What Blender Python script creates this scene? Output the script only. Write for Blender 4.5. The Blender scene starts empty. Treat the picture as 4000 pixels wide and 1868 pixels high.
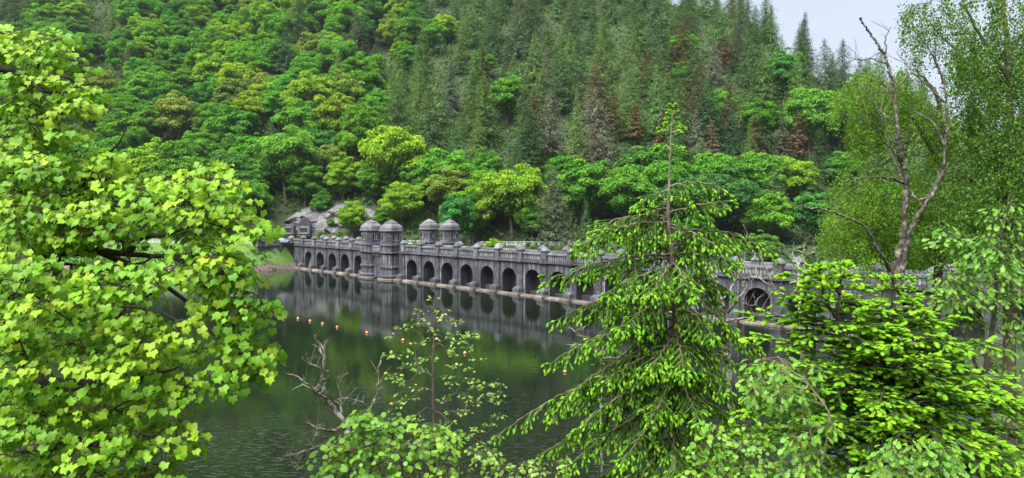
import bpy, bmesh, math, random
import numpy as np
from mathutils import Vector, Matrix

# ------------------------------------------------------------------ camera, sky, sun, exposure
scene = bpy.context.scene
COL = scene.collection
FPX, HY, CAMZ = 2800.0, 830.0, 17.0          # focal length and horizon row of a 4000 x 1868 frame

cam_data = bpy.data.cameras.new('camera')
cam_data.sensor_fit = 'HORIZONTAL'
cam_data.sensor_width = 36.0
cam_data.lens = 36.0 * FPX / 4000.0
cam_data.shift_y = -(934.0 - HY) / 4000.0
cam_data.clip_start = 0.1
cam_data.clip_end = 9000.0
cam = bpy.data.objects.new('camera', cam_data)
cam.location = (0, 0, CAMZ)
cam.rotation_euler = (math.radians(90), 0, 0)
COL.objects.link(cam)
scene.camera = cam

SUN_EL, SUN_AZ = math.radians(58), math.radians(215)   # azimuth clockwise from +Y: behind the camera, to the left
world = bpy.data.worlds.new('World')
scene.world = world
world.use_nodes = True
wn, wl = world.node_tree.nodes, world.node_tree.links
wn.clear()
w_out = wn.new('ShaderNodeOutputWorld')
w_bg = wn.new('ShaderNodeBackground')
w_sky = wn.new('ShaderNodeTexSky')
w_sky.sky_type = 'NISHITA'
w_sky.sun_disc = False
w_sky.sun_elevation = SUN_EL
w_sky.sun_rotation = SUN_AZ
w_sky.dust_density = 2.0
w_mix = wn.new('ShaderNodeMixRGB')
w_mix.inputs[2].default_value = (1.42, 1.50, 1.74, 1)        # even high cloud
w_noise = wn.new('ShaderNodeTexNoise')
w_noise.inputs['Scale'].default_value = 3.0
w_noise.inputs['Detail'].default_value = 5.0
w_map = wn.new('ShaderNodeMapRange')
w_map.inputs[3].default_value = 0.80
w_map.inputs[4].default_value = 0.97
w_tc = wn.new('ShaderNodeTexCoord')
wl.new(w_tc.outputs['Generated'], w_noise.inputs['Vector'])
wl.new(w_noise.outputs['Fac'], w_map.inputs[0])
wl.new(w_map.outputs[0], w_mix.inputs[0])
wl.new(w_sky.outputs[0], w_mix.inputs[1])
wl.new(w_mix.outputs[0], w_bg.inputs['Color'])
w_bg.inputs['Strength'].default_value = 0.05
wl.new(w_bg.outputs[0], w_out.inputs['Surface'])

sun_data = bpy.data.lights.new('sun', 'SUN')
sun_data.energy = 1.2
sun_data.angle = math.radians(55)
sun_data.color = (1.0, 0.985, 0.945)
sun = bpy.data.objects.new('sun', sun_data)
sd = Vector((math.sin(SUN_AZ) * math.cos(SUN_EL), math.cos(SUN_AZ) * math.cos(SUN_EL), math.sin(SUN_EL)))
sun.rotation_euler = (-sd).to_track_quat('-Z', 'Y').to_euler()
sun.location = (0, 0, 200)
COL.objects.link(sun)

vs = scene.view_settings
vs.view_transform = 'Standard'
vs.look = 'None'
vs.gamma = 1.0
vs.use_curve_mapping = False
vs.exposure = 3.28
scene.cycles.max_bounces = 8
scene.cycles.diffuse_bounces = 3
scene.cycles.glossy_bounces = 3
scene.cycles.transmission_bounces = 4
scene.cycles.transparent_max_bounces = 4
scene.cycles.caustics_reflective = False
scene.cycles.caustics_refractive = False

# ------------------------------------------------------------------ helpers
rng = np.random.default_rng(7)
R = random.Random(11)

def px(x, y, Z):
    return np.array([(x - 2000.0) / FPX * Z, Z, CAMZ - (y - HY) / FPX * Z])

def dp(x, y, Z):            # the same for a point read off a 2576-pixel-wide view
    return px(x * 1.5528, y * 1.5528, Z)

def nrm(a):
    a = np.asarray(a, float)
    return a / np.maximum(np.linalg.norm(a, axis=-1, keepdims=True), 1e-9)

def tag(o, label=None, cat=None, group=None, kind=None):
    if label: o['label'] = label
    if cat: o['category'] = cat
    if group: o['group'] = group
    if kind: o['kind'] = kind
    return o

def empty(name, loc, rz=0.0):
    o = bpy.data.objects.new(name, None)
    o.empty_display_size = 0.3
    o.location = loc
    o.rotation_euler = (0, 0, rz)
    COL.objects.link(o)
    return o

class MB:
    """collects vertices and faces, with one random number for each face"""
    def __init__(s):
        s.v, s.loops, s.tot, s.r, s.n = [], [], [], [], 0
    def add(s, v, f, r=0.5):
        v = np.asarray(v, float).reshape(-1, 3)
        f = np.asarray(f, int)
        s.loops.append((f + s.n).ravel())
        s.tot.append(np.full(len(f), f.shape[1], int))
        s.r.append(np.broadcast_to(np.asarray(r, float), (len(f),)))
        s.v.append(v)
        s.n += len(v)
    def mesh(s, name, mat=None, smooth=False, off=None):
        me = bpy.data.meshes.new(name)
        v = np.concatenate(s.v)
        if off is not None: v = v - np.asarray(off)
        lp, tot, r = np.concatenate(s.loops), np.concatenate(s.tot), np.concatenate(s.r)
        me.vertices.add(len(v)); me.vertices.foreach_set('co', v.ravel())
        me.loops.add(len(lp)); me.loops.foreach_set('vertex_index', lp.astype(np.int32))
        me.polygons.add(len(tot))
        st = np.concatenate([[0], np.cumsum(tot)[:-1]])
        me.polygons.foreach_set('loop_start', st.astype(np.int32))
        me.polygons.foreach_set('loop_total', tot.astype(np.int32))
        me.polygons.foreach_set('use_smooth', np.full(len(tot), smooth))
        me.update(calc_edges=True)
        a = me.attributes.new('rnd', 'FLOAT', 'FACE')
        a.data.foreach_set('value', r.astype(np.float32))
        if mat: me.materials.append(mat)
        return me
    def build(s, name, mat=None, parent=None, smooth=False, off=None):
        return obj(name, s.mesh(name, mat, smooth, off), parent)

def obj(name, me, parent=None, loc=None, rot=None, scale=None):
    o = bpy.data.objects.new(name, me)
    if parent is not None: o.parent = parent
    if loc is not None: o.location = loc
    if rot is not None: o.rotation_euler = rot
    if scale is not None: o.scale = scale
    COL.objects.link(o)
    return o

def copy_tree(o, parent=None):
    c = o.copy()
    COL.objects.link(c)
    c.parent = parent
    for ch in list(o.children):
        copy_tree(ch, c)
    return c

def cbox(name, sx, sy, sz, b=0.03, mat=None, jitter=0.0, seed=0, seg=1):
    """a box with worn, bevelled edges, centred"""
    bm = bmesh.new()
    bmesh.ops.create_cube(bm, size=1.0)
    rr = random.Random(seed)
    for v in bm.verts:
        v.co.x *= sx; v.co.y *= sy; v.co.z *= sz
        v.co += Vector((rr.uniform(-1, 1), rr.uniform(-1, 1), rr.uniform(-1, 1))) * jitter
    if b > 0:
        bmesh.ops.bevel(bm, geom=list(bm.edges), offset=b, segments=seg, affect='EDGES', profile=0.6)
    me = bpy.data.meshes.new(name)
    bm.to_mesh(me); bm.free()
    if mat: me.materials.append(mat)
    return me

def tube(mb, pts, rad, sides=6, r=0.5, cap=True):
    pts = np.asarray(pts, float); rad = np.asarray(rad, float)
    n = len(pts)
    t = np.gradient(pts, axis=0); t = nrm(t)
    up = np.array([0.31, 0.22, 0.92]) if abs(t[0] @ np.array([0.31, 0.22, 0.92])) < 0.9 else np.array([1.0, 0.1, 0])
    a = nrm(np.cross(t, up)); bb = np.cross(t, a)
    an = np.linspace(0, 2 * np.pi, sides, endpoint=False)
    ring = pts[:, None] + rad[:, None, None] * (np.cos(an)[None, :, None] * a[:, None] + np.sin(an)[None, :, None] * bb[:, None])
    f = []
    i = np.arange(sides); j = (i + 1) % sides
    for k in range(n - 1):
        f.append(np.stack([k * sides + i, k * sides + j, (k + 1) * sides + j, (k + 1) * sides + i], 1))
    mb.add(ring, np.concatenate(f), r)

def frames(tip, nor):
    y = nrm(tip); x = nrm(np.cross(y, nor)); z = np.cross(x, y)
    return np.stack([x, y, z], -1)

def inst(mb, tv, tf, P, M, S, r):
    """many copies of a small shape joined into one mesh"""
    P = np.asarray(P); n = len(P)
    if n == 0: return
    S = np.broadcast_to(np.asarray(S, float), (n,))
    v = np.einsum('nij,kj->nki', M, tv) * S[:, None, None] + P[:, None]
    k = len(tv)
    f = (tf[None] + (np.arange(n) * k)[:, None, None]).reshape(-1, tf.shape[1])
    mb.add(v, f, np.repeat(np.broadcast_to(r, (n,)), len(tf)))

def smoothstep(a, b, x):
    t = np.clip((x - a) / (b - a), 0, 1)
    return t * t * (3 - 2 * t)

# ------------------------------------------------------------------ materials
def new_mat(name):
    m = bpy.data.materials.new(name)
    m.use_nodes = True
    nt = m.node_tree
    nt.nodes.clear()
    return m, nt.nodes, nt.links, nt.nodes.new('ShaderNodeOutputMaterial')

def math_node(nd, lk, op, a, b=None):
    n = nd.new('ShaderNodeMath'); n.operation = op
    for i, q in enumerate((a, b)):
        if q is None: continue
        if isinstance(q, (int, float)): n.inputs[i].default_value = q
        else: lk.new(q, n.inputs[i])
    return n.outputs[0]

def mixc(nd, lk, f, a, b, mode='MIX'):
    n = nd.new('ShaderNodeMixRGB'); n.blend_type = mode
    for i, q in enumerate((f, a, b)):
        if isinstance(q, (int, float)): n.inputs[i].default_value = q
        elif isinstance(q, tuple): n.inputs[i].default_value = q if len(q) == 4 else (*q, 1)
        else: lk.new(q, n.inputs[i])
    return n.outputs[0]

def noise(nd, lk, scale, detail=4, vec=None, rough=0.55, sx=None):
    n = nd.new('ShaderNodeTexNoise')
    n.inputs['Scale'].default_value = scale
    n.inputs['Detail'].default_value = detail
    n.inputs['Roughness'].default_value = rough
    if vec is None:
        g = nd.new('ShaderNodeNewGeometry'); vec = g.outputs['Position']
    if sx is not None:
        mp = nd.new('ShaderNodeMapping'); mp.inputs['Scale'].default_value = sx
        lk.new(vec, mp.inputs[0]); vec = mp.outputs[0]
    lk.new(vec, n.inputs['Vector'])
    return n.outputs['Fac']

def ramp(nd, lk, f, stops):
    n = nd.new('ShaderNodeValToRGB')
    e = n.color_ramp.elements
    e[0].position, e[0].color = stops[0][0], (*stops[0][1], 1)
    e[1].position, e[1].color = stops[1][0], (*stops[1][1], 1)
    for p, c in stops[2:]:
        x = e.new(p); x.color = (*c, 1)
    lk.new(f, n.inputs[0])
    return n.outputs[0]

def g3(v): return (v, v, v)

def leaf_mat(name, stops, trans=0.35, gloss=0.10, rough=0.45, tint=True):
    """leaf: a colour picked by the leaf's own random number, light passing through the blade"""
    m, nd, lk, out = new_mat(name)
    at = nd.new('ShaderNodeAttribute'); at.attribute_name = 'rnd'
    oi = nd.new('ShaderNodeObjectInfo')
    f = math_node(nd, lk, 'ADD', at.outputs['Fac'], math_node(nd, lk, 'MULTIPLY', math_node(nd, lk, 'SUBTRACT', oi.outputs['Random'], 0.5), 0.15))
    c = ramp(nd, lk, f, stops)
    d = nd.new('ShaderNodeBsdfPrincipled')
    lk.new(c, d.inputs['Base Color'])
    d.inputs['Roughness'].default_value = rough
    d.inputs['Specular IOR Level'].default_value = gloss * 3
    t = nd.new('ShaderNodeBsdfTranslucent')
    lk.new(mixc(nd, lk, 1.0, c, (1.12, 1.04, 0.55), 'MULTIPLY'), t.inputs['Color'])
    mx = nd.new('ShaderNodeMixShader'); mx.inputs[0].default_value = trans
    lk.new(d.outputs[0], mx.inputs[1]); lk.new(t.outputs[0], mx.inputs[2])
    lk.new(mx.outputs[0], out.inputs[0])
    return m

def far_leaf_mat(name):
    """foliage seen from far: the tree's own colour with each spray a little lighter, darker or yellower"""
    m, nd, lk, out = new_mat(name)
    at = nd.new('ShaderNodeAttribute'); at.attribute_name = 'rnd'
    oi = nd.new('ShaderNodeObjectInfo')
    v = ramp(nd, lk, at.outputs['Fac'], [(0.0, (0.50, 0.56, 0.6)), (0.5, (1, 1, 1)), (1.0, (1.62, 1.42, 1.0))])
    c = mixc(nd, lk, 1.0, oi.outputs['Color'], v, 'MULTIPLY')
    d = nd.new('ShaderNodeBsdfDiffuse'); lk.new(c, d.inputs[0])
    t = nd.new('ShaderNodeBsdfTranslucent'); lk.new(mixc(nd, lk, 1.0, c, (1.1, 1.05, 0.6), 'MULTIPLY'), t.inputs[0])
    mx = nd.new('ShaderNodeMixShader'); mx.inputs[0].default_value = 0.3
    lk.new(d.outputs[0], mx.inputs[1]); lk.new(t.outputs[0], mx.inputs[2])
    lk.new(mx.outputs[0], out.inputs[0])
    return m

def bark_mat(name, stops, scale=18.0, bump=0.4, sz=0.3):
    m, nd, lk, out = new_mat(name)
    tc = nd.new('ShaderNodeTexCoord')
    f = noise(nd, lk, scale, 5, tc.outputs['Object'], 0.6, (1, 1, sz))
    f2 = noise(nd, lk, scale * 0.35, 3, tc.outputs['Object'], 0.6)
    c = ramp(nd, lk, mixc(nd, lk, 0.5, f, f2), stops)
    d = nd.new('ShaderNodeBsdfPrincipled')
    lk.new(c, d.inputs['Base Color']); d.inputs['Roughness'].default_value = 0.9
    b = nd.new('ShaderNodeBump'); b.inputs['Strength'].default_value = bump; b.inputs['Distance'].default_value = 0.02
    lk.new(f, b.inputs['Height']); lk.new(b.outputs[0], d.inputs['Normal'])
    lk.new(d.outputs[0], out.inputs[0])
    return m

def stone_mat(name, base, dark, pale, streak=0.6, speck=0.35, scale=1.0):
    """weathered stone: run-off streaks, dark blotches, pale lichen, each block a tone of its own"""
    m, nd, lk, out = new_mat(name)
    oi = nd.new('ShaderNodeObjectInfo')
    big = noise(nd, lk, 0.35 * scale, 5)
    st = noise(nd, lk, 1.0, 5, None, 0.65, (2.4, 2.4, 0.12))
    fine = noise(nd, lk, 5.0 * scale, 6, None, 0.7)
    lich = noise(nd, lk, 3.1 * scale, 4, None, 0.75)
    c = mixc(nd, lk, ramp(nd, lk, big, [(0.35, g3(0)), (0.68, g3(1))]), base, dark)
    s2 = ramp(nd, lk, st, [(0.38, g3(0)), (0.56, g3(1))])
    c = mixc(nd, lk, mixc(nd, lk, streak, (0, 0, 0), s2), c, dark)
    s3 = ramp(nd, lk, st, [(0.30, g3(1)), (0.42, g3(0))])
    c = mixc(nd, lk, mixc(nd, lk, streak * 0.75, (0, 0, 0), s3), c, pale)
    c = mixc(nd, lk, mixc(nd, lk, speck, (0, 0, 0), ramp(nd, lk, lich, [(0.60, g3(0)), (0.66, g3(1))])), c, pale)
    tone = ramp(nd, lk, oi.outputs['Random'], [(0.0, g3(0.72)), (1.0, g3(1.22))])
    c = mixc(nd, lk, 1.0, c, tone, 'MULTIPLY')
    c = mixc(nd, lk, 1.0, c, ramp(nd, lk, fine, [(0.3, g3(0.6)), (0.7, g3(1.3))]), 'MULTIPLY')
    d = nd.new('ShaderNodeBsdfPrincipled')
    lk.new(c, d.inputs['Base Color']); d.inputs['Roughness'].default_value = 0.85
    b = nd.new('ShaderNodeBump'); b.inputs['Strength'].default_value = 0.6; b.inputs['Distance'].default_value = 0.06
    lk.new(fine, b.inputs['Height']); lk.new(b.outputs[0], d.inputs['Normal'])
    lk.new(d.outputs[0], out.inputs[0])
    return m

def plain_mat(name, col, rough=0.6, metal=0.0, vary=0.25, scale=4.0, coat=0.0):
    m, nd, lk, out = new_mat(name)
    d = nd.new('ShaderNodeBsdfPrincipled')
    f = noise(nd, lk, scale, 4)
    lk.new(mixc(nd, lk, f, tuple(c * (1 - vary) for c in col), tuple(min(1, c * (1 + vary)) for c in col)), d.inputs['Base Color'])
    d.inputs['Roughness'].default_value = rough
    d.inputs['Metallic'].default_value = metal
    d.inputs['Coat Weight'].default_value = coat
    lk.new(d.outputs[0], out.inputs[0])
    return m

M_wall = stone_mat('dam_ashlar', (0.165, 0.178, 0.198), (0.026, 0.027, 0.033), (0.40, 0.415, 0.44), 0.85, 0.3)
M_block = stone_mat('rough_block', (0.094, 0.102, 0.120), (0.022, 0.023, 0.030), (0.36, 0.36, 0.34), 0.5, 0.45)
M_cope = stone_mat('lichened_coping', (0.19, 0.195, 0.205), (0.048, 0.048, 0.055), (0.46, 0.46, 0.43), 0.25, 0.55)
M_balu = stone_mat('baluster_stone', (0.33, 0.33, 0.335), (0.08, 0.08, 0.09), (0.42, 0.42, 0.41), 0.3, 0.35)
M_pale = stone_mat('washed_sill_stone', (0.25, 0.208, 0.175), (0.075, 0.062, 0.055), (0.38, 0.34, 0.30), 0.75, 0.35)
M_dark = stone_mat('dark_inner_stone', (0.045, 0.045, 0.05), (0.012, 0.012, 0.014), (0.16, 0.16, 0.165), 0.5, 0.2)  # wet stone in the arches; inside turret windows the dark colour stands for shade
M_roof = stone_mat('turret_roof_stone', (0.17, 0.168, 0.178), (0.055, 0.05, 0.06), (0.46, 0.455, 0.42), 0.2, 0.55)
M_road = plain_mat('asphalt', (0.055, 0.055, 0.057), 0.9)
M_white = plain_mat('white_paint', (0.72, 0.72, 0.72), 0.5, vary=0.08)
M_farleaf = far_leaf_mat('far_foliage')
M_bark = bark_mat('brown_bark', [(0.3, (0.025, 0.018, 0.013)), (0.7, (0.11, 0.085, 0.065))])
M_farbark = bark_mat('far_bark', [(0.3, (0.04, 0.03, 0.025)), (0.7, (0.13, 0.105, 0.085))], 4)
# ------------------------------------------------------------------ ground, road, water
def hash2(ix, iy, s):
    h = (ix * 374761393 + iy * 668265263 + s * 974711) & 0x7fffffff
    h = ((h ^ (h >> 13)) * 1274126177) & 0x7fffffff
    return ((h ^ (h >> 16)) & 0xffff) / 65535.0
def vnoise(x, y, s=0):
    x = np.asarray(x, float); y = np.asarray(y, float)
    ix = np.floor(x).astype(np.int64); iy = np.floor(y).astype(np.int64)
    fx = x - ix; fy = y - iy
    fx = fx * fx * (3 - 2 * fx); fy = fy * fy * (3 - 2 * fy)
    a, b = hash2(ix, iy, s), hash2(ix + 1, iy, s)
    c, d = hash2(ix, iy + 1, s), hash2(ix + 1, iy + 1, s)
    return (a * (1 - fx) + b * fx) * (1 - fy) + (c * (1 - fx) + d * fx) * fy

P0 = np.array([0.0, 150.8])                                  # a point on the dam's upstream face
DX, DY = np.array([0.688, -0.725]), np.array([0.725, 0.688])  # along the dam (to the near end), through it (downstream)
DAM_RZ = math.atan2(DX[1], DX[0])
def dam_xy(x, y):
    p = P0 + DX * x + DY * y
    return p
def dam_local(X, Y):
    return (X - P0[0]) * DX[0] + (Y - P0[1]) * DX[1], (X - P0[0]) * DY[0] + (Y - P0[1]) * DY[1]

def foot(x):                      # outer edge of the far road
    return np.interp(x, [-900, -160, -80, -66, -52, 6, 60, 140, 900], [246, 225, 214.5, 219, 213, 203, 199, 205, 300])
def ridge(x, y):
    a = x / np.maximum(y, 50)
    return np.interp(a, [-0.75, -0.3, 0.0, 0.25, 0.32, 0.40, 0.44, 0.52, 0.62, 1.2], [215, 202, 165, 146, 131, 92, 77, 60, 46, 30])
def height(x, y):
    x = np.asarray(x, float); y = np.asarray(y, float)
    near = 15.2 - 0.46 * y / (1 + np.maximum(0, x - 25) / 18.0)
    near = np.minimum(near, 45.0)
    near = near + 0.5 * (vnoise(x / 4, y / 4, 3) - 0.5)
    yf = foot(x)
    lx, ly = dam_local(x, y)
    gr = np.interp(x, [-90, -77, -70, -66, -60], [0.66, 0.72, 1.35, 3.0, 6.0])
    bank = np.where(y < yf, 7.5 - (yf - y) * gr, 7.5)
    bank = bank + np.where(y < yf - 1, 0.7 * (vnoise(x / 3.1, y / 3.1, 5) - 0.5), 0)
    valley = np.where(y < yf, 7.5 - (yf - y) * 0.75, 7.5)
    down = np.where((ly > 3) & (x > -66), np.maximum(valley, -22), bank)
    yr = yf + 11.0
    hill = 7.5 + 0.64 * np.maximum(0, y - yr) + 5.0 * smoothstep(0, 60, y - yr) * (vnoise(x / 38, y / 38, 9) - 0.5)
    rd = ridge(x, y) + 8 * (vnoise(x / 60, y / 60, 12) - 0.5)
    k = 10.0
    hill = np.where(y > yr, -k * np.logaddexp(-hill / k, -rd / k), down)
    far = np.where(y > yf, np.where(y > yr, np.maximum(hill, 7.5), 7.5), down)
    # lake side of the approach wall and of the dam: the bank falls away towards the first arch
    yw = np.where(x < -75.3, -1e9, np.where(x < -68.4, 222.3 + (x + 68.4) * 1.42, 150.8 - 1.0538 * x + 1.5))
    cap_ = np.interp(x, [-79, -75, -71, -68.4, -66.5, -65, -60], [7.4, 6.3, 4.4, 2.6, 0.9, -1.5, -6.0])
    far = np.where((y < yw + 0.3) & (ly < 3), np.minimum(far, cap_), far)
    return np.maximum(np.maximum(near, far), -8.0)

xs = np.concatenate([[-5000, -2600, -1400, -900, -650], np.arange(-480, -110, 8), np.arange(-110, 100, 2.5), np.arange(100, 481, 8), [650, 900, 1400, 2600, 5000]])
ys = np.concatenate([[-3000, -900, -300, -120], np.arange(-60, 60, 5), np.arange(60, 180, 8), np.arange(180, 246, 1.5), np.arange(246, 640, 8), [700, 760, 1000, 1600, 3000, 6000]])
GX, GY = np.meshgrid(xs, ys)
GZ = height(GX, GY)
nx, ny = len(xs), len(ys)
gi = (np.arange(ny - 1)[:, None] * nx + np.arange(nx - 1)[None]).ravel()
mb = MB(); mb.add(np.stack([GX, GY, GZ], -1), np.stack([gi, gi + 1, gi + nx + 1, gi + nx], 1))

m, nd, lk, out = new_mat('ground_cover')
g = nd.new('ShaderNodeNewGeometry')
sep = nd.new('ShaderNodeSeparateXYZ'); lk.new(g.outputs['Position'], sep.inputs[0])
n1 = noise(nd, lk, 0.22, 5); n2 = noise(nd, lk, 1.6, 6, None, 0.7); n3 = noise(nd, lk, 0.12, 3)
grass = ramp(nd, lk, n2, [(0.3, (0.035, 0.085, 0.012)), (0.55, (0.075, 0.165, 0.018)), (0.75, (0.14, 0.20, 0.035))])
earth = ramp(nd, lk, n2, [(0.3, (0.03, 0.022, 0.015)), (0.7, (0.11, 0.075, 0.05))])
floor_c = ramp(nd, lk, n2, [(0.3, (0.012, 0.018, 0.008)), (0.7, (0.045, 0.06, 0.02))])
shore = ramp(nd, lk, n2, [(0.3, (0.05, 0.042, 0.04)), (0.7, (0.20, 0.145, 0.12))])
# rubble up to two metres above the water, grass on the bank, leaf litter under the forest
c = mixc(nd, lk, ramp(nd, lk, n1, [(0.60, g3(0)), (0.66, g3(1))]), grass, earth)
hz = math_node(nd, lk, 'ADD', sep.outputs[2], math_node(nd, lk, 'MULTIPLY', n2, 1.6))
mr = nd.new('ShaderNodeMapRange'); mr.inputs[1].default_value = 1.9; mr.inputs[2].default_value = 2.6; lk.new(hz, mr.inputs[0])
c = mixc(nd, lk, mr.outputs[0], shore, c)
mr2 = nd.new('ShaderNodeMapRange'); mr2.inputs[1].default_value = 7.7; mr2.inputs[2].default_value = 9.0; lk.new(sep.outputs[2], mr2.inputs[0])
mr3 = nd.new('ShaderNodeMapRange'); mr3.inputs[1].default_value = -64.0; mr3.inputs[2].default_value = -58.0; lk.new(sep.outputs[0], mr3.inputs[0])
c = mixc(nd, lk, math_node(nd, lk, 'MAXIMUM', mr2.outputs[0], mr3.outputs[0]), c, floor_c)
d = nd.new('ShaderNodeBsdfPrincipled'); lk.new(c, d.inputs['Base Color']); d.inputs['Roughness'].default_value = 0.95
b = nd.new('ShaderNodeBump'); b.inputs['Strength'].default_value = 0.8; b.inputs['Distance'].default_value = 0.25
lk.new(n2, b.inputs['Height']); lk.new(b.outputs[0], d.inputs['Normal']); lk.new(d.outputs[0], out.inputs[0])
M_ground = m
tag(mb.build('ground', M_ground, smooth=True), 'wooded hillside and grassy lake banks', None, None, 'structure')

# the road that runs along the foot of the far slope and joins the dam
mb = MB()
rx = np.arange(-300, 160, 6.0)
ry = foot(rx)
v = np.concatenate([np.stack([rx, ry + 2.5, np.full_like(rx, 7.53)], 1), np.stack([rx, ry + 9.0, np.full_like(rx, 7.53)], 1)])
k = np.arange(len(rx) - 1)
mb.add(v, np.stack([k, k + 1, k + 1 + len(rx), k + len(rx)], 1))
tag(mb.build('road', M_road), 'narrow asphalt road along the foot of the wooded slope', None, None, 'structure')

# water: the lake side of the dam only
m, nd, lk, out = new_mat('lake_water')
d = nd.new('ShaderNodeBsdfPrincipled')
d.inputs['Base Color'].default_value = (0.007, 0.011, 0.006, 1)
d.inputs['Roughness'].default_value = 0.02
d.inputs['IOR'].default_value = 1.33
g = nd.new('ShaderNodeNewGeometry')
calm = noise(nd, lk, 0.9, 3, None, 0.5, (0.7, 1.6, 1))
rip = ramp(nd, lk, noise(nd, lk, 2.6, 3, None, 0.6, (0.45, 1.5, 1)), [(0.56, g3(0)), (0.72, g3(1))])
patch = noise(nd, lk, 0.06, 4, None, 0.6, (0.5, 1.4, 1))
sep = nd.new('ShaderNodeSeparateXYZ'); lk.new(g.outputs['Position'], sep.inputs[0])
# wind reaches the open water near the viewer's shore; the far side lies sheltered under the dam
mr = nd.new('ShaderNodeMapRange'); mr.inputs[1].default_value = 64.0; mr.inputs[2].default_value = 52.0
lk.new(math_node(nd, lk, 'ADD', sep.outputs[1], math_node(nd, lk, 'MULTIPLY', math_node(nd, lk, 'SUBTRACT', patch, 0.5), 70.0)), mr.inputs[0])
b1 = nd.new('ShaderNodeBump'); b1.inputs['Strength'].default_value = 1.0; b1.inputs['Distance'].default_value = 0.008
lk.new(calm, b1.inputs['Height'])
b2 = nd.new('ShaderNodeBump'); b2.inputs['Distance'].default_value = 0.10
lk.new(math_node(nd, lk, 'ADD', math_node(nd, lk, 'MULTIPLY', mr.outputs[0], 0.9), 0.01), b2.inputs['Strength'])
lk.new(rip, b2.inputs['Height']); lk.new(b1.outputs[0], b2.inputs['Normal'])
lk.new(b2.outputs[0], d.inputs['Normal']); lk.new(d.outputs[0], out.inputs[0])
M_water = m
e1, e2 = dam_xy(-102, 2.0), dam_xy(108, 2.0)
mb = MB()
mb.add([(e1[0], e1[1], 0), (-900, 262, 0), (-900, -200, 0), (e2[0] + 40, -200, 0), (e2[0], e2[1], 0)], [[0, 1, 2, 3, 4]])
tag(mb.build('lake_water', M_water), 'dark still lake water with green reflections', None, None, 'structure')

# ------------------------------------------------------------------ the dam
dam = empty('stone_dam', (P0[0], P0[1], 0), DAM_RZ)
tag(dam, 'long grey stone dam with a row of arches and a balustraded road on top', 'dam')

SP, HW, SPR = 7.0, 2.15, 3.2          # bay, half span, springing height
bays = [-35.9 + SP * k for k in range(18)] + [-60.7 - SP * k for k in range(5)]
piers = sorted(set([round(-39.4 + SP * k, 2) for k in range(19)] + [round(-57.2 - SP * k, 2) for k in range(6)]))

def bay_wall_mesh():
    mb = MB()
    n = 18
    an = np.linspace(math.pi, 0, n + 1)
    arc = np.stack([HW * np.cos(an), SPR + HW * np.sin(an)], 1)
    pro = np.concatenate([[[-HW, 0.3]], arc, [[HW, 0.3]]])
    top = 6.7
    out = np.concatenate([[[-3.5, 0.3]], np.stack([np.interp(arc[:, 0], [-HW, HW], [-3.5, 3.5]), np.full(n + 1, top)], 1), [[3.5, 0.3]]])
    out[1] = (-3.5, top); out[-2] = (3.5, top)
    N = len(pro); i = np.arange(N - 1)
    v = np.concatenate([np.stack([pro[:, 0], np.zeros(N), pro[:, 1]], 1), np.stack([out[:, 0], np.zeros(N), out[:, 1]], 1),
                        np.stack([pro[:, 0], np.full(N, 3.4), pro[:, 1]], 1)])
    mb.add(v, np.stack([i, i + N, i + 1 + N, i + 1], 1)[:, ::-1])
    mb.add(v, np.stack([i, i + 1, i + 1 + 2 * N, i + 2 * N], 1)[:, ::-1])
    return mb.mesh('bay_wall', M_wall)
me_bay = bay_wall_mesh()
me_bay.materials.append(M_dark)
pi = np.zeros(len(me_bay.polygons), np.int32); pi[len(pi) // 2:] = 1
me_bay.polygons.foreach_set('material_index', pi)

def voussoir_mesh():
    mb = MB()
    da = math.pi / 13 * 0.485
    pr = []
    for y in (-0.05, 0.35):
        for a, r_ in ((-da, HW + 0.004), (da, HW + 0.004), (da, HW + 0.55), (-da, HW + 0.55)):
            pr.append((r_ * math.sin(a), y, r_ * math.cos(a)))
    mb.add(pr, [[0, 1, 2, 3], [0, 4, 5, 1], [1, 5, 6, 2], [2, 6, 7, 3], [3, 7, 4, 0]])
    return mb.mesh('voussoir', M_wall)
me_vou = voussoir_mesh()
me_pil = [cbox('pilaster_block', 1.3, 0.75, 0.83, 0.05, M_block, 0.03, s) for s in range(4)]
me_pfoot = cbox('pier_footing', 2.5, 2.6, 1.7, 0.12, M_pale, 0.04, 3, 2)
me_balu = cbox('baluster', 0.30, 0.34, 0.98, 0.04, M_balu)
me_rail = cbox('rail', 5.5, 0.85, 0.46, 0.06, M_cope, 0.02, 5)
me_plin = cbox('balustrade_base', 5.6, 0.9, 0.34, 0.04, M_block, 0.02, 6)
me_corn = cbox('cornice', 5.72, 1.15, 0.42, 0.08, M_block, 0.02, 7)
me_corp = cbox('cornice_block', 1.86, 1.55, 0.52, 0.08, M_block, 0.02, 8)
me_post = cbox('post', 1.34, 1.2, 2.0, 0.06, M_cope, 0.02, 9)
me_frail = cbox('far_rail', 7.0 - 1.5, 0.75, 0.46, 0.06, M_cope, 0.02, 10)
me_fwall = cbox('far_parapet_panel', 7.0 - 1.5, 0.4, 1.2, 0.02, M_block, 0.01, 11)

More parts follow.
